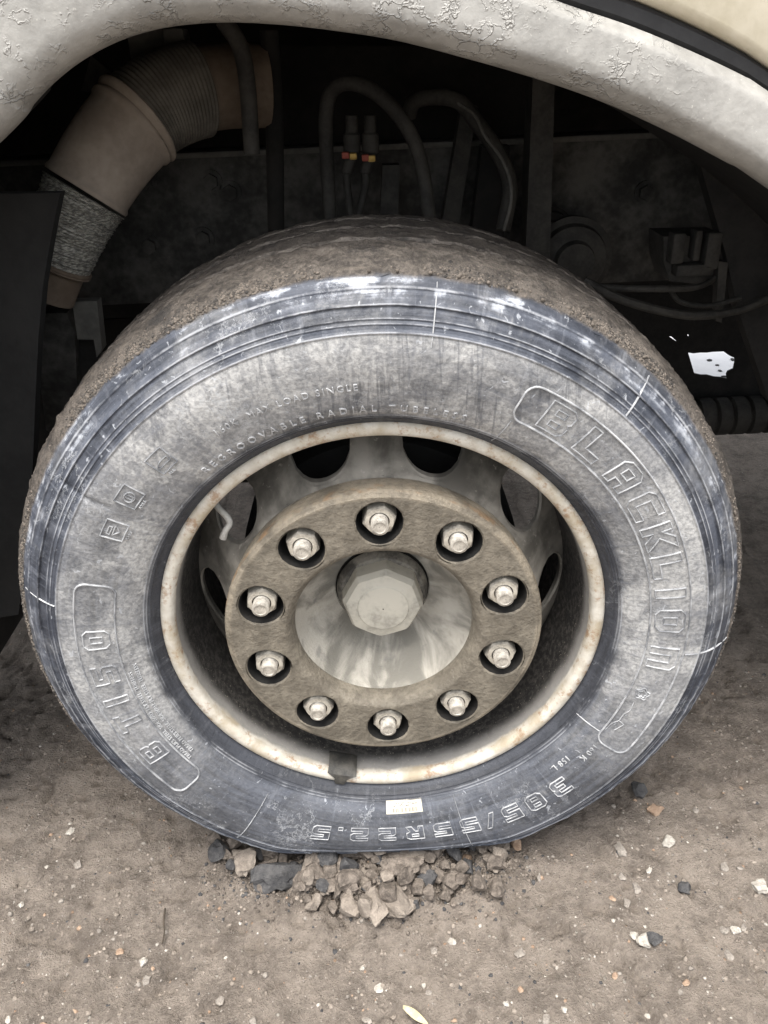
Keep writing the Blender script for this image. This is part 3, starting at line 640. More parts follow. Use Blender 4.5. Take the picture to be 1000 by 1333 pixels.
# ---- wheel rim
rimp = [(.2650, .200), (.2690, .150), (.2735, .10), (.2770, .055), (.2790, .030), (.2806, .016), (.2800, .008), (.2815, .002), (.2850, -.0012), (.2895, -.0024), (.2945, -.0018), (.2978, .0012), (.2992, .0055), (.2975, .0095), (.2930, .012)]
rim = lathe('wheel_rim', rimp, 240, M_RIM, truck, WC, 60)
fix_normals(rim)
def sector_plate(name, n, r0, r1, rc, hr, ht, yf, depth, phase, mat, parent, loc, cham=.0015, rim_prof=None, sharp=35, inner_prof=None, wall=None):
    """annulus (r0..r1) with n holes (radial half-size hr, tangential ht) at radius rc; y = yf(r)"""
    no, ns = 10, 5; v, f = [], []; mi = []; half = math.pi/n; T = 2*(no+ns)
    bp = []
    for i in range(no): bp.append((r1, -half+2*half*i/no))
    for i in range(ns): bp.append((r1+(r0-r1)*i/ns, half))
    for i in range(no): bp.append((r0, half-2*half*i/no))
    for i in range(ns): bp.append((r0+(r1-r0)*i/ns, -half))
    bp = np.array(bp); bx = np.stack([bp[:, 1]*rc, bp[:, 0]-rc], -1)
    th = np.arctan2(bx[:, 1]/(r1-rc), bx[:, 0]/(half*rc)); k0 = 0
    hx = np.stack([ht*np.cos(th), hr*np.sin(th)], -1)
    loops = [bx + (hx-bx)*s for s in (0, .35, .65, .85)]
    LV = []
    for L in loops: LV.append([(rc+q[1], q[0]/rc, yf(rc+q[1])) for q in L])
    LV.append([(rc+q[1]*(1+cham/hr), q[0]*(1+cham/ht)/rc, yf(rc+q[1])) for q in hx])
    LV.append([(rc+q[1], q[0]/rc, yf(rc+q[1])+cham) for q in hx])
    LV.append([(rc+q[1], q[0]/rc, yf(rc+q[1])+depth) for q in hx])
    for s in range(n):
        c = phase + s*2*half; b = len(v)
        for L in LV:
            for (q, da, y) in L: v.append((q*math.cos(c-da), y, q*math.sin(c-da)))
        for k in range(len(LV)-1):
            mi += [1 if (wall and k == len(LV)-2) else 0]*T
            for i in range(T): f.append((b+k*T+i, b+k*T+(i+1) % T, b+(k+1)*T+(i+1) % T, b+(k+1)*T+i))
    for prof, rr in ((rim_prof, r1), (inner_prof, r0)):
        if prof:
            m = n*no; b = len(v); a = phase+half-np.arange(m)*2*math.pi/m
            for (q, y) in prof:
                for x in a: v.append((q*math.cos(x), y, q*math.sin(x)))
            for k in range(len(prof)-1):
                for i in range(m): f.append((b+k*m+i, b+k*m+(i+1) % m, b+(k+1)*m+(i+1) % m, b+(k+1)*m+i))
    o = mesh(name, v, f, mat, parent, loc, True, sharp)
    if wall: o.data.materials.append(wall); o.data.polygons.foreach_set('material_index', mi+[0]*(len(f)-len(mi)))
    bm = bmesh.new(); bm.from_mesh(o.data); bmesh.ops.remove_doubles(bm, verts=bm.verts, dist=1e-5); bmesh.ops.recalc_face_normals(bm, faces=bm.faces); bm.to_mesh(o.data); bm.free()
    o.data.set_sharp_from_angle(angle=R_(sharp)); return o
NUT0 = 1.5669
def disc_y(q): return float(np.interp(q, [.190, .206, .216, .235, .255, .272], [.030, .034, .045, .078, .112, .135]))
sector_plate('wheel_disc', 10, .200, .2705, .2395, .0262, .0415, disc_y, .014, NUT0+math.pi/10, M_DISC, rim, None, .003)
ring = sector_plate('mounting_ring', 10, .1330, .2055, .1675, .0298, .0298, lambda q: .0, .052, NUT0, M_RING, rim, (0, -.011, 0), .0022, wall=M_DEEP,  # nut-hole walls and backing coloured black to stand for recess shade
    rim_prof=[(.2055, .0), (.2068, .0016), (.2105, .0030), (.2124, .0060), (.2128, .012), (.2120, .020), (.2095, .045)], inner_prof=[(.1330, .0), (.1300, .0012), (.1255, .0062), (.1225, .0130), (.1210, .022), (.1205, .034)])
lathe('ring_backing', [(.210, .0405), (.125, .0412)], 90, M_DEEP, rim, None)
# hub inside the ring: faceted dish and domed octagonal cap
def facet_lathe(name, prof, n, mat, parent, amp=0.0, ph=0.0, sharp=18):
    v = []; a = np.linspace(0, 2*np.pi, n, endpoint=False)
    for x in a:
        w = 1+amp*math.cos(9*(x-ph))
        for (q, y, k) in prof: v.append((q*(1+(w-1)*k)*math.cos(x), y, q*(1+(w-1)*k)*math.sin(x)))
    return fix_normals(mesh(name, v, grid_faces(n, len(prof), True), mat, parent, None, True, sharp))
facet_lathe('hub', [(.1206, .016, 0), (.1185, .030, .3), (.108, .054, 1), (.094, .076, 1.2), (.080, .092, .8), (.0715, .098, 0), (.068, .099, 0)], 180, M_HUB, rim, .020, .62, 60)
lathe('hub_groove', [(.0690, .098), (.0672, .104), (.0655, .098)], 72, M_DEEP, rim, None)
CB = [(.0660, .094), (.0640, .086), (.0600, .081)]
capo = lathe('hub_cap', CB+[(.050, .080)], 90, M_CAPD, rim, None, 30)
v = []; N8 = 8; layers = [(.0585, .083, 0), (.0575, .058, 0), (.0520, .049, .15), (.0385, .0455, .8), (.0365, .0450, 1), (.0350, .0435, 1), (.0335, .0432, 1), (.001, .0425, 1)]
for (q, y, k) in layers:
    for i in range(96):
        x = 2*math.pi*i/96; ph = x-.28; m_ = (ph+math.pi/N8) % (2*math.pi/N8)-math.pi/N8
        poly = math.cos(math.pi/N8)/math.cos(m_); s = poly*(1-k)+k
        v.append((q*s*math.cos(x), y, q*s*math.sin(x)))
f = []
for L in range(len(layers)-1):
    for i in range(96): f.append((L*96+i, L*96+(i+1) % 96, (L+1)*96+(i+1) % 96, (L+1)*96+i))
fix_normals(mesh('cap_crown', v, f, M_CAP, rim, None, True, 22))
# lug nuts and studs
def nut_mesh():
    v, f = [], []
    lay = [(.0205, .058, 1), (.0205, .018, 1), (.0202, .0145, .75), (.0180, .0115, 0), (.0128, .0110, 0), (.0124, .0125, 0)]
    n = 48
    for (q, y, k) in lay:
        for i in range(n):
            x = 2*math.pi*i/n; m_ = (x+math.pi/6) % (math.pi/3)-math.pi/6; s = (math.cos(math.pi/6)/math.cos(m_))*1.08*k+(1-k)
            v.append((q*s*math.cos(x), y, q*s*math.sin(x)))
    for L in range(len(lay)-1):
        for i in range(n): f.append((L*n+i, L*n+(i+1) % n, (L+1)*n+(i+1) % n, (L+1)*n+i))
    return v, f
def stud_mesh():
    pr_ = [(.0112, .03)]; y = .0115
    while y > -.0030: pr_ += [(.0112, y), (.0100, y-.0009), (.0112, y-.0018)]; y -= .0019
    pr_ += [(.0095, y-.001), (.0078, y-.0012), (.0070, y-.0004), (.0005, y-.0002)]
    v, f = [], []; n = 28
    for (q, yv) in pr_:
        for i in range(n): x = 2*math.pi*i/n; v.append((q*math.cos(x), yv, q*math.sin(x)))
    for L in range(len(pr_)-1):
        for i in range(n): f.append((L*n+i, L*n+(i+1) % n, (L+1)*n+(i+1) % n, (L+1)*n+i))
    return v, f
nm_, sm_ = nut_mesh(), stud_mesh(); nut0 = stud0 = None
for k in range(10):
    a = NUT0-k*math.pi/5; loc = (.1675*math.cos(a), -.0150, .1675*math.sin(a))
    if k == 0:
        nut0 = fix_normals(mesh('lug_nut', *nm_, M_NUT, rim, loc, True, 25)); stud0 = fix_normals(mesh('wheel_stud', *sm_, M_STUD, rim, loc, True, 35)); n_, s_ = nut0, stud0
    else:
        n_ = nut0.copy(); COL.objects.link(n_); s_ = stud0.copy(); COL.objects.link(s_)
        n_.location = loc; s_.location = (loc[0], loc[1]+random.uniform(-.001, .0025), loc[2])
    n_.rotation_euler = (0, random.uniform(0, 1.05), 0); s_.rotation_euler = (0, random.uniform(0, 6), 0)
# brake drum behind the disc
lathe('brake_drum', [(.02, .150), (.185, .150), (.205, .158), (.21, .18), (.21, .33)], 64, M_SOOT, rim, None)
# bent valve stem behind the hand hole, clip-on balance weight
vp = [at(u, v, y)-np.array(WC) for (u, v, y) in ((290, 701, .050), (294, 690, .052), (299, 681, .055), (295, 672, .060), (285, 662, .068), (278, 652, .080))]
sweep('valve_stem', catmull(vp, 6), [.0052]*4+[.0045]*27, M_VALVE, rim, 10)
p = at(446, 1004, .0)-np.array(WC); aw = math.atan2(p[2], p[0])
bm = bmesh.new()
NXW = 14
prof = [(.2995, -.0005), (.2985, -.0045), (.2900, -.0055), (.2800, -.004), (.2735, .004), (.2700, .014), (.2700, .030), (.2740, .036), (.279, .034)]
vv = []
for i in range(NXW+1):
    s = i/NXW*2-1; da = s*.0225/.285; e = 1-.35*max(0, abs(s)-.75)/.25
    for j, (q, y) in enumerate(prof):
        if j < 3: da2 = s*.009/.285
        else: da2 = da
        vv.append((( .279+(q-.279)*e)*math.cos(aw+da2), y, (.279+(q-.279)*e)*math.sin(aw+da2)))
bm.free()
fix_normals(mesh('balance_weight', vv, grid_faces(NXW+1, len(prof)), M_CLIP, rim, None, True, 40))

# ---- wheel arch, seal and body panel
arch = [(0, 172), (25, 140), (55, 108), (95, 77), (145, 51), (205, 34), (280, 27), (360, 30), (440, 39), (520, 52), (610, 75), (700, 101), (790, 132), (880, 172), (960, 214), (1000, 238)]
upper = [(-170, 20), (-150, -30), (-120, -75), (-70, -120), (0, -150), (100, -160), (220, -150), (340, -128), (450, -100), (550, -68), (650, -31), (745, 5), (825, 32), (905, 65), (975, 98), (1012, 121)]
YF = -.02
def xz(L): return [(at(u, v, YF)[0], at(u, v, YF)[2]) for u, v in L]
lowp = [(-.610, .48), (-.600, .64), (-.580, .76), (-.545, .88), (-.50, .965)] + xz(arch) + [(.55, .905), (.67, .80), (.78, .66), (.86, .48)]
topp = [(-.84, .48), (-.84, .66), (-.83, .82), (-.80, .96), (-.74, 1.07)] + xz(upper) + [(.56, .985), (.70, .875), (.84, .70), (.95, .48)]
arc2 = catmull([(x, 0, z) for x, z in lowp], 8)[:, [0, 2]]; top2 = catmull([(x, 0, z) for x, z in topp], 8)[:, [0, 2]]
Nn = top2-arc2; wd2 = np.linalg.norm(Nn, axis=1); Nn = Nn/wd2[:, None]
BK = lambda i: .07*max(0, wd2[i]-.10)
fp = [(.016, .085), (.006, .060), (.0, .036), (.0005, .022), (.005, .010), (.012, .003)]
vv = []; m = 0
for i in range(len(arc2)):
    rows = [(arc2[i]+Nn[i]*q, YF+y) for q, y in fp]
    for s in np.linspace(.05, 1, 16): q = .012+(wd2[i]-.012)*s; rows.append((arc2[i]+Nn[i]*q, YF-.003*math.sin(min(s, .3)/.3*math.pi/2)+.007*max(0, s-.1)**1.3+.012*max(0, s-.8)/.2+.07*max(0, wd2[i]-.10)*s))
    rows.append((arc2[i]+Nn[i]*(wd2[i]+.001), YF+.030+BK(i))); rows.append((arc2[i]+Nn[i]*(wd2[i]+.001), YF+.055+BK(i))); m = len(rows)
    vv += [(p_[0], y, p_[1]) for p_, y in rows]
fen = fix_normals(mesh('wheel_arch', vv, grid_faces(len(arc2), m), M_FEND, truck, None, True, 50))
# rubber seal above the arch and the cream panel
sv = []; SW = .019
for i in range(len(arc2)):
    b = top2[i]+Nn[i]*.0012
    for q, y in ((0, .07), (0, .032), (.004, .028), (SW-.004, .028), (SW, .032), (SW, .07)): sv.append((b[0]+Nn[i][0]*q, YF+y-.006+BK(i), b[1]+Nn[i][1]*q))
mesh('rubber_seal', sv, grid_faces(len(arc2), 6), M_SEAL, truck, None, True, 40)
pvv = []
for i in range(len(arc2)):
    b = top2[i]+Nn[i]*(SW+.0015); n_ = Nn[i]
    for q, y in ((0, .06), (.001, .030), (.005, .022), (.012, .019)): pvv.append((b[0]+n_[0]*q, YF+y-.006+BK(i), b[1]+n_[1]*q))
    tg_ = np.array([b[0]+n_[0]*1.7, max(.46, b[1]+n_[1]*1.7)])
    for s in np.linspace(.06, 1, 10): q = b+n_*.012; pvv.append((q[0]+(tg_[0]-q[0])*s, YF+.012+BK(i)+.02*s, q[1]+(min(tg_[1], 2.7)-q[1])*s))
mesh('body_panel', pvv, grid_faces(len(arc2), 14), M_BODY, truck, None, True, 45)
# hull of the truck above the wheel (keeps the well dark, roof and far side)
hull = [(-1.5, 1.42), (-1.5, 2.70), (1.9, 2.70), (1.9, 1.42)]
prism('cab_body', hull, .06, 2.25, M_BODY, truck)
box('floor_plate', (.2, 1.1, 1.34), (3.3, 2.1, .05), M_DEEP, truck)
# inner liner following the arch
lv = []
ii = [i for i in range(len(arc2)) if arc2[i][0] > -.10]
for i in ii:
    b = arc2[i]+Nn[i]*.012
    for y in (.045, .12, .2, .3, .38, .46): lv.append((b[0]+Nn[i][0]*.02*(y > .1), y, b[1]+Nn[i][1]*.02*(y > .1)))
mesh('arch_liner', lv, grid_faces(len(ii), 6), M_BLACK, truck, None, True, 40)
lv = []
ii = [i for i in range(len(arc2)) if arc2[i][0] < -.30]
for i in ii:
    b = arc2[i]+Nn[i]*.012
    for y in (.045, .07, .10, .13): lv.append((b[0]+Nn[i][0]*.01, y, b[1]+Nn[i][1]*.01))
mesh('arch_liner', lv, grid_faces(len(ii), 4), M_BLACK, truck, None, True, 40)
# bulkheads closing the well fore and aft
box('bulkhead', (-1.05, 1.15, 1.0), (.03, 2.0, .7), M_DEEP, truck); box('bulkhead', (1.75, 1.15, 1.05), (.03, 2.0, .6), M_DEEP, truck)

def poly_px(name, pts, y0, y1, mat, parent=truck, holes=None):
    f_ = lambda L: [(at(u, v, y0)[0], at(u, v, y0)[2]) for u, v in L]
    return prism(name, f_(pts), y0, y1, mat, parent, 30, [f_(h_) for h_ in (holes or [])])
# left mudguard edge in front of the pipe
poly_px('mudguard_panel', [(-160, 250), (22, 252), (78, 251), (68, 300), (56, 372), (50, 440), (46, 520), (42, 620), (34, 720), (24, 800), (-160, 830)], .17, .19, M_SOOT)
box('left_light_blocker', (-1.24, .27, .58), (1.1, .46, .76), M_DEEP, truck, None, .03); box('right_light_blocker', (1.50, .27, .58), (1.1, .46, .76), M_DEEP, truck, None, .03)  # unseen boxes added to block sky light on the ground beside the tyre
# ---- exhaust pipe
def pp(L): return [at(u, v, y) for u, v, y in L]
pth = catmull(pp([(345, 112, .52), (290, 113, .50), (240, 122, .47), (195, 143, .44), (158, 180, .41), (128, 222, .385), (106, 262, .37), (90, 302, .36), (78, 340, .355), (62, 385, .35)]), 10)
n = len(pth)
R0 = .0645
ex = sweep('exhaust_pipe', pth[:24], R0*.90, M_PIPE2, truck, 28)
def corr(seg, r, amp, per):
    return [r+amp*math.sin(i*2*math.pi/per) for i in range(seg)]
def resamp(a, k):
    s = np.r_[0, np.cumsum(np.linalg.norm(np.diff(a, axis=0), axis=1))]; q = np.linspace(0, s[-1], k); return np.stack([np.interp(q, s, a[:, j]) for j in range(3)], -1)
sl_ = resamp(pth[16:34], 90); sweep('wrapped_sleeve', sl_, corr(90, R0, .0007, 5), M_SLEEVE, ex, 30)
el = resamp(pth[33:58], 40); rr = [R0*1.02]*40; rr[1] = R0*1.09; rr[2] = R0*1.10; rr[3] = R0*1.06; rr[0] = R0*1.0; rr[5] = R0*1.07; rr[6] = R0*1.07; rr[7] = R0*1.03
rr = [q*(1-.10*(i/39)) for i, q in enumerate(rr)]; rr[37] *= 1.03; rr[38] *= 1.05; rr[39] *= 1.03
sweep('elbow', el, rr, M_PIPE, ex, 32)
br = resamp(pth[58:82], 150); sweep('braided_sleeve', br, [(R0*.92-.016*(i/149)) + .0008*math.sin(i*1.3)+(.0012 if i % 11 < 3 else 0) for i in range(150)], M_BRAID, ex, 36)
sweep('clamp_ring', resamp(pth[80:83], 8), [.044, .047, .048, .048, .047, .048, .047, .044], M_PIPE2, ex, 28)
sweep('tail_end', pth[81:], .039, M_PIPE2, ex, 24)
# vertical hose beside the pipe
sweep('air_hose', catmull(pp([(290, 25, .42), (312, 60, .42), (322, 110, .42), (328, 200, .42)]), 8), .012, M_HOSE, truck, 10)
# small bracket above the pipe, angled plate
bk = box('pipe_bracket', at(205, 62, .55), (.075, .05, .05), M_GREY, truck); box('pipe_bracket', at(232, 60, .52), (.03, .05, .045), M_GREY, truck)
poly_px('stay_plate', [(118, 72), (146, 95), (140, 125), (106, 118)], .55, .57, M_HOSE)
# ---- frame rail, with bolts
YR = .74
ra = at(150, 210, YR); rb = at(900, 236, YR); zt = at(300, 203, YR)[2]; zb = at(250, 392, YR)[2]
rail = prism('frame_rail', [(-.75, zb), (1.35, zb), (1.35, zt), (-.75, zt)], YR, YR+.012, M_RAIL, truck)
box('rail_flange', (.3, YR+.045, zt+.004), (2.1, .10, .010), M_GREY, rail, None, .002)
prism('far_rail', [(-.75, zb), (1.35, zb), (1.35, zt), (-.75, zt)], YR+.82, YR+.832, M_DEEP, truck)
for (u, v) in ((340, 365), (275, 236), (190, 236), (265, 310), (195, 320), (300, 250), (735, 300), (760, 345), (840, 250)):
    c = at(u, v, YR); bm = bmesh.new()
    bmesh.ops.create_cone(bm, cap_ends=True, segments=6, radius1=.015, radius2=.014, depth=.014, matrix=Matrix.Translation(Vector((c[0], YR-.007, c[2]))) @ Matrix.Rotation(math.pi/2, 4, 'X'))
    bmesh.ops.create_cone(bm, cap_ends=True, segments=20, radius1=.021, radius2=.021, depth=.004, matrix=Matrix.Translation(Vector((c[0], YR-.002, c[2]))) @ Matrix.Rotation(math.pi/2, 4, 'X'))
    me = bpy.data.meshes.new('bolt'); bm.to_mesh(me); bm.free(); link('bolt', me, M_RAIL, rail)
# rear inner fittings on the left: box and pale bracket
poly_px('valve_box', [(48, 408), (86, 407), (97, 430), (101, 520), (95, 580), (60, 560), (50, 480)], .42, .50, M_RAIL)
poly_px('pale_bracket', [(94, 393), (126, 392), (133, 455), (126, 465), (122, 442), (101, 442)], .40, .425, M_GREY)
poly_px('stay_plate', [(101, 443), (122, 442), (132, 470), (120, 560), (104, 540)], .44, .46, M_BLACK)
# ---- hoses and lines above the tyre
sweep('air_hose', catmull(pp([(430, 290, .55), (427, 230, .55), (424, 160, .55), (430, 122, .55), (450, 108, .54), (478, 114, .53), (508, 137, .52), (535, 175, .52), (550, 220, .52), (560, 290, .52)]), 8), .0115, M_HOSE, truck, 12)
sweep('air_hose', catmull(pp([(532, 150, .66), (540, 132, .65), (565, 126, .64), (597, 132, .63), (625, 165, .62), (652, 205, .61), (664, 245, .60), (655, 300, .58)]), 8), .013, M_HOSE, truck, 12)
sweep('thin_wire', catmull(pp([(596, 134, .62), (618, 150, .60), (632, 178, .58), (652, 205, .57), (664, 235, .56), (665, 265, .55), (656, 300, .55)]), 8), .0028, M_GREY, truck, 6)
sweep('air_hose', catmull(pp([(350, 40, .5), (356, 130, .5), (358, 200, .52), (360, 345, .58)]), 6), .014, M_DEEP, truck, 10)
for dx, ma in ((0, M_RED), (10, M_BRASS), (26, M_RED), (34, M_BRASS)):
    c = at(450+dx, 202+dx*.12, .54); box('hose_clip', c, (.012, .014, .010), ma, truck, None, .002)
for (u0, u1, u2) in ((458, 452, 457), (482, 476, 466)):
    fit = sweep('line_fitting', catmull(pp([(u0, 150, .56), (u0, 175, .56), (u0, 200, .56), (u1, 222, .56), (u1, 240, .56), (u2, 285, .56)]), 8), [.010 if i < 8 else .014 if i < 16 else .009 if i < 26 else .0065 for i in range(41)], M_HOSE, truck, 10)
poly_px('support_post', [(602, 135), (622, 138), (596, 300), (574, 300)], .68, .72, M_HOSE)
poly_px('support_post', [(628, 190), (664, 190), (655, 320), (612, 320)], .66, .70, M_DEEP)
poly_px('support_post', [(696, 50), (724, 50), (716, 340), (684, 340)], .60, .66, M_HOSE)
poly_px('support_post', [(498, 215), (520, 215), (518, 300), (494, 300)], .62, .66, M_HOSE)
poly_px('cross_member', [(360, 60), (700, 60), (720, 185), (360, 190)], .80, .86, M_DEEP)
# right: round brake chamber, valve block, cables
def disc_part(name, u, v, y, r, dep, mat):
    c = at(u, v, y); pr_ = [(.001, -dep), (r*.45, -dep), (r*.5, -dep*.7), (r*.8, -dep*.6), (r*.85, -dep*.3), (r, -dep*.25), (r, 0), (r*.9, dep)]
    return fix_normals(lathe(name, pr_, 32, mat, truck, tuple(c), 30))
disc_part('brake_chamber', 742, 335, .66, .075, .05, M_HOSE); disc_part('brake_chamber', 716, 298, .68, .04, .03, M_DEEP)
vb = poly_px('valve_block', [(864, 308), (942, 306), (944, 345), (935, 372), (872, 366), (864, 340)], .52, .60, M_HOSE)
for (u, v, w, h_) in ((880, 322, .022, .05), (905, 318, .012, .05), (925, 325, .025, .06), (900, 350, .06, .02)): box('valve_port', at(u, v, .51), (w, .03, h_), M_HOSE, vb, None, .004)
sweep('air_line', catmull(pp([(740, 365, .50), (790, 374, .48), (850, 376, .46), (905, 374, .48), (935, 360, .52)]), 8), .0055, M_HOSE, truck, 8)
sweep('air_line', catmull(pp([(760, 365, .46), (800, 386, .45), (850, 402, .45), (905, 411, .46), (960, 404, .47), (1010, 385, .48)]), 8), .0075, M_HOSE, truck, 8)
sweep('air_line', catmull(pp([(870, 372, .5), (885, 392, .5), (920, 398, .5), (965, 388, .5)]), 8), .0045, M_HOSE, truck, 8)
poly_px('valve_lever', [(936, 340), (948, 342), (940, 420), (932, 418)], .50, .52, M_HOSE)
poly_px('liner_edge', [(905, 190), (975, 205), (1100, 330), (1100, 640), (1000, 520), (960, 400), (945, 330)], .50, .53, M_BLACK)
# ---- torn black flap with the ragged opening, beam above
hole = [(896, 459), (903, 460), (912, 459), (920, 459), (928, 458), (942, 457.5), (950, 463), (957, 466), (957, 471), (955, 480), (948, 483), (946, 487), (947, 493), (938, 491), (930, 490.5), (921, 488), (913, 488), (904, 486)]
sliver = [(871, 438), (874, 438), (882, 445)]; dot = [(895, 435.5), (897, 435), (897.5, 438), (896, 438)]
poly_px('torn_flap', [(780, 330), (1120, 330), (1120, 540), (985, 556), (940, 566), (880, 560), (800, 560)], 1.30, 1.306, M_BLACK, truck, [hole, sliver, dot])
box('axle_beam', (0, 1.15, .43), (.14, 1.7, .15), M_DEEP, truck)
prism('gap_shield', [(-1.3, .92), (1.75, .90), (1.75, 1.40), (-1.3, 1.40)], 1.39, 1.40, M_DEEP, truck)  # dark sheets added to close bright gaps behind the wheel well
prism('gap_shield', [(-1.3, .50), (.30, .45), (.30, 1.35), (-1.3, 1.35)], 1.36, 1.37, M_DEEP, truck)
prism('gap_shield', [(1.35, .40), (1.75, .40), (1.75, 1.35), (.30, 1.35), (.30, 1.0), (1.35, 1.0)], 1.372, 1.382, M_DEEP, truck)
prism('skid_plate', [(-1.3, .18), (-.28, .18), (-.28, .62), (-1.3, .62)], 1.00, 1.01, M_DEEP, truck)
# ribbed drum low behind the flap
cdr = at(985, 520, 1.22); prd = []
cb = gnd(972, 566, 0.0)
c0 = at(975, 540, 1.25)
v, f = [], []; xs_ = np.linspace(-.20, .34, 120); n = 28
for x in xs_:
    q = .050+.004*(1 if math.sin(x*2*math.pi/.048) > -.8 else -1)
    for k in range(n): tt = 2*math.pi*k/n; v.append((c0[0]+x, c0[1]+q*math.sin(tt), c0[2]+q*math.cos(tt)))
fix_normals(mesh('ribbed_bellows', v, grid_faces(len(xs_), n, False, True)+[tuple(range(n)), tuple((len(xs_)-1)*n+k for k in range(n))], M_HOSE, truck, None, True, 30))

# ------------------------------------------------------------------ white slab added beyond the truck as stand-in for bright daylight
w0 = gnd(925, 474); 
slab = box('daylight_slab', (w0[0]+.1, 2.60, .03), (1.5, 1.5, .06), M_WHITE, None, None, .01)
slab.location = (0, 0, 0); tag(slab, 'added white slab standing in for bright daylight seen through the ragged opening behind the tyre', 'slab')
for (u, v, s) in ((923.5, 468.5, .012), (934.5, 475, .008), (938, 482.5, .008), (954, 468, .012), (943, 490, .010)):
    c = gnd(u, v, .062); P, fq = blob_mesh(0, 31+int(u), (1.3, 1.6, .35), .3); mesh('dirt_spot', P*s+c, fq, M_CHD, slab, None, True)

# ------------------------------------------------------------------ broken asphalt and loose stones
_GZ = gp[:, 2].reshape(GX.shape)
def gz(x, y):
    i = min(max(int(np.searchsorted(gx, x)), 1), len(gx)-1); j = min(max(int(np.searchsorted(gy, y)), 1), len(gy)-1)
    fx, fy = (x-gx[i-1])/(gx[i]-gx[i-1]), (y-gy[j-1])/(gy[j]-gy[j-1])
    return float((_GZ[i-1, j-1]*(1-fx)+_GZ[i, j-1]*fx)*(1-fy)+(_GZ[i-1, j]*(1-fx)+_GZ[i, j]*fx)*fy)
def lump(u, v, wpx, hpx, mat, label, cat, group, seed, name, thick=.5, lift=.0, rot=None, amp=.33, sub=2):
    c = gnd(u, v, .012); d = np.linalg.norm(c-CAM); sx = wpx/FPX*d/2*1.12; sy = max(hpx/FPX*d/2*1.2, sx*.35); sz_ = thick*min(sx, sy)
    P, f = blob_mesh(0, seed, (1, 1, 1), amp, sub=sub+1)
    P = P*(1+.10*fbm(P*3.1+seed, 3, seed+3)+.05*fbm(P*9.0+seed, 2, seed+5))[:, None]
    P = P*np.array([sx, sy, sz_]); zlow = P[:, 2].min(); z = gz(c[0], c[1])
    P[:, 2] -= zlow + sz_*(.25 if name != 'pebble' else .55)
    an = rot if rot is not None else 0.0
    Q = P.copy(); Q[:, 0] = P[:, 0]*math.cos(an)-P[:, 1]*math.sin(an); Q[:, 1] = P[:, 0]*math.sin(an)+P[:, 1]*math.cos(an)
    o = mesh(name, Q, f, mat, None, (c[0], c[1], z+lift), True, 28); tag(o, label, cat, group); return o
LUMPS = [ # u, v, w, h, mat, label
 (322, 1131, 26, 34, M_CHP, 'pale upright flake of asphalt left of the dark rubble lump', .9),
 (362, 1146, 52, 36, M_CHD, 'largest dark grey rubble lump in front of the tyre', .8),
 (397, 1153, 18, 22, M_CH, 'brown rubble piece touching the right of the dark lump', .8),
 (444, 1150, 15, 52, M_CH, 'long narrow brown asphalt splinter in the rubble below the tyre', .9),
 (475, 1149, 16, 26, M_CHP, 'small blocky pale piece right of the narrow splinter', .9),
 (486, 1187, 26, 40, M_CHP, 'pale slab of rubble at the front tip of the pile', .6),
 (516, 1178, 36, 40, M_CHP, 'broad pale slab with ragged end at front of the rubble', .6),
 (525, 1143, 58, 24, M_CH, 'wide overhanging brown crust under the tyre rubble edge', .7),
 (470, 1117, 60, 20, M_CH, 'wide brown crust plate pressed against the tyre base', .6),
 (528, 1118, 46, 18, M_CHP, 'pale crust plate against the tyre base right of centre', .6),
 (558, 1150, 20, 18, M_CHD, 'small blue grey stone in the hollow of the rubble', .8),
 (622, 1165, 24, 22, M_CH, 'brown clod at the right end of the rubble', .7),
 (648, 1160, 20, 24, M_CH, 'outermost brown clod right of the rubble', .7),
 (345, 1112, 34, 20, M_CH, 'brown clod tucked under the tyre above the dark lump', .7),
 (607, 1112, 12, 14, M_PEB_O, 'orange pebble on the rubble under the right of the tyre', .9),
 (674, 1099, 14, 18, M_PEB_O, 'reddish pebble resting against the tyre at the rubble edge', .9),
 (833, 1028, 22, 18, M_CHD, 'dark loose stone on the open dirt right of the tyre', .8),
 (852, 1052, 20, 14, M_PEB_O, 'rusty brown stone beside the dark loose stone', .7),
 (893, 1151, 14, 13, M_CHD, 'dark round pebble alone on open ground at right', .9),
 (838, 1224, 14, 14, M_PEB_W, 'pale cream pebble beside a dark one on open ground', .8),
 (853, 1220, 18, 12, M_CHD, 'flat dark pebble beside the cream one', .6),
 (992, 1152, 18, 18, M_PEB_W, 'light grey flat stone on the ground furthest right', .5),
 (870, 1094, 16, 12, M_PEB_W, 'white angular stone chip on dirt right of the tyre', .7),
 (808, 1102, 14, 14, M_PEB_G, 'tan stone half buried right of the tyre', .5),
]
for k, (u, v, w, h_, ma, lab, th) in enumerate(LUMPS):
    peb = 'pebble' in lab or 'stone' in lab
    lump(u, v, w, h_, ma, lab, 'stone' if peb else 'rubble', None, 200+k*7, 'stone' if peb else 'asphalt_lump', th, .009 if not peb else .004 if v < 1200 and u < 700 else 0)
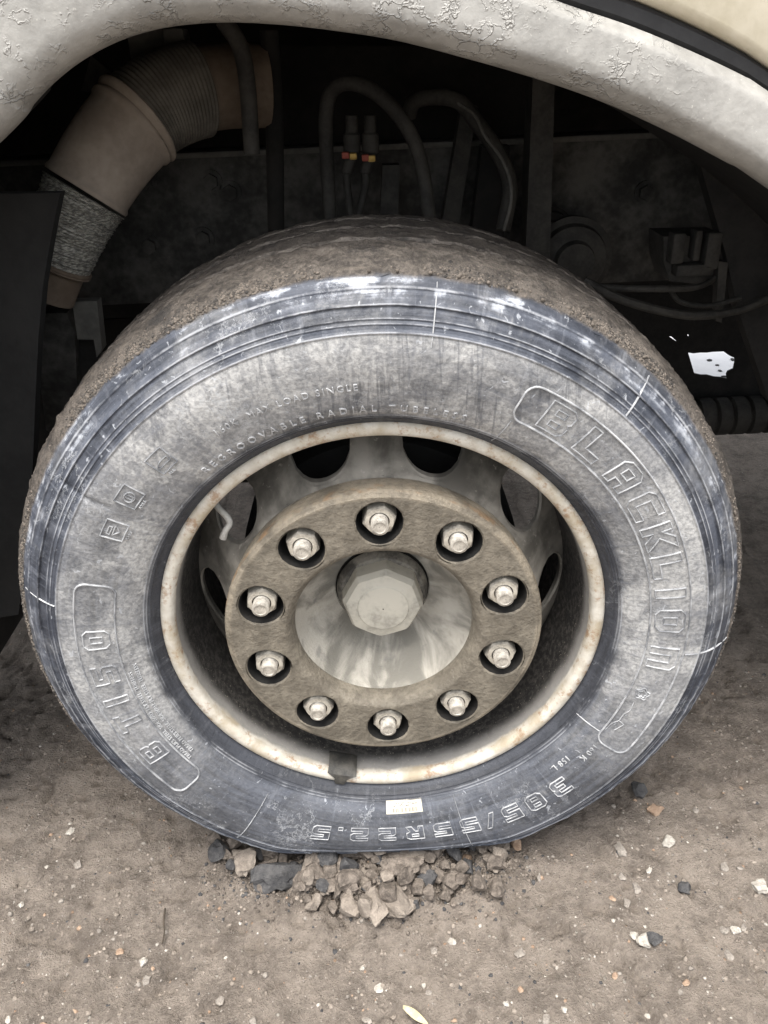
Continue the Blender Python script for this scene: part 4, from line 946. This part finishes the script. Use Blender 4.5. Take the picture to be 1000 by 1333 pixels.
# filler clods, alike
g = np.random.default_rng(21); cnt = 0
while cnt < 150:
    u, v = g.uniform(272, 672), g.uniform(1088, 1200)
    low = 1104 + 92*max(0, 1-(abs(u-475)/215)**1.6)
    if v > low or v < 1098-abs(u-470)*.10+6: continue
    s = g.uniform(11, 27)*(.75 if g.random() < .5 else 1); kc = int(g.integers(8)); kc = 0 if kc < 5 else 1 if kc < 7 else 2
    lump(u, v, s, s*g.uniform(.7, 1.1), (M_CH, M_CHP, M_CHD)[kc], ('small brown clod of broken asphalt in the heap against the tyre', 'small pale dusty clod in the asphalt heap against the tyre', 'small dark grey chunk in the asphalt heap against the tyre')[kc], 'rubble', ('brown clods heaped against the tyre', 'pale clods heaped against the tyre', 'dark chunks heaped against the tyre')[kc], 400+cnt, 'asphalt_clod', g.uniform(.7, 1.0), g.uniform(.004, .012), g.uniform(0, 3), .35, 1); cnt += 1
def scatter(cnt, mat, label, group, name, seed, smin, smax):
    g = np.random.default_rng(seed); k = 0
    while k < cnt:
        u, v = g.uniform(5, 995), g.uniform(1000, 1328)
        p_ = gnd(u, v)
        if p_[1] > -.05 and abs(p_[0]) < .5 or p_[1] > .1: continue
        if 260 < u < 690 and v < 1215: continue
        s = g.uniform(smin, smax); lump(u, v, s, s*g.uniform(.6, .95), mat, label, 'pebble', group, seed*50+k, name, g.uniform(.4, .8), 0, g.uniform(0, 3), .25, 2); k += 1
scatter(13, M_PEB_W, 'small whitish pebble chip bedded in the open dirt', 'whitish pebble chips in the dirt', 'pebble', 3, 6, 12)
scatter(6, M_PEB_O, 'small orange pebble bedded in the open dirt', 'orange pebbles in the dirt', 'pebble', 5, 6, 11)
scatter(18, M_PEB_G, 'small grey brown pebble lying on the open dirt', 'grey brown pebbles in the dirt', 'pebble', 8, 7, 13)
# uncountable crumbs and grit
pts, sz = [], []
while len(pts) < 5200:
    u, v = g.normal(470, 105), g.normal(1122, 30); p_ = gnd(u, v)
    if not (255 < u < 700) or p_[1] > -.005: continue
    pts.append(np.array([p_[0], p_[1], gz(p_[0], p_[1])+.0005])); sz.append(min(.0055, .0010+g.exponential(.0013)))
o = merged_blobs('rubble_crumbs', pts, sz, None, None, None, 1, .8, [M_CH, M_CHP, M_CH, M_CHD, M_CH]); tag(o, 'fine crumbs of broken asphalt spilled round the rubble heap', 'crumbs')
pts, sz = [], []
xy = np.stack([g.uniform(-.8, .95, 24000), g.uniform(-.55, .4, 24000)], -1); zz = ground_h(np.c_[xy, 0*xy[:, 0]])
for (x, y), z in zip(xy, zz):
    if abs(x) < .36 and -.02 < y < .36: continue
    pts.append(np.array([x, y, z-.0006])); sz.append(min(.0060, .0006+g.exponential(.0011)))
o = merged_blobs('loose_grit', pts, sz, None, None, None, 1, .6, [M_PEB_G, M_CH, M_CHP, M_CHP, M_CHP, M_PEB_G, M_CHP, M_CH, M_CHP, M_PEB_W, M_CHP, M_CHD, M_CHP, M_PEB_G, M_CHP, M_PEB_O]); tag(o, 'fine loose grit strewn over the brown worn asphalt', 'grit')
# twig and dry leaf flake
tw = [gnd(215, 1183, .004), gnd(213, 1200, .007), gnd(214, 1214, .005), gnd(211, 1229, .003)]
tg = sweep('twig', catmull(tw, 5), [.0016]*8+[.0012]*8, M_WOOD, None, 7); tag(tg, 'thin dark twig lying on the dirt in front of the tyre', 'twig')
c = gnd(541, 1326, .003); vv = []
for i in range(7):
    s = i/6; w = .006*math.sin(math.pi*min(1, s*.9+.08))
    for k in (-1, 0, 1): vv.append((c[0]-.016+.032*s+.15*w*k, c[1]+.012-.024*s+w*k, .008+.003*abs(k)+.004*s*(1-s)))
lf = mesh('leaf_flake', vv, grid_faces(7, 3), simple('dry_leaf', (.45, .40, .22), (.58, .52, .33), 80, .8, .3, .001), None, None, True)
md = lf.modifiers.new('thick', 'SOLIDIFY'); md.thickness = .0007; tag(lf, 'yellowish dry leaf flake lying on the dirt', 'leaf')
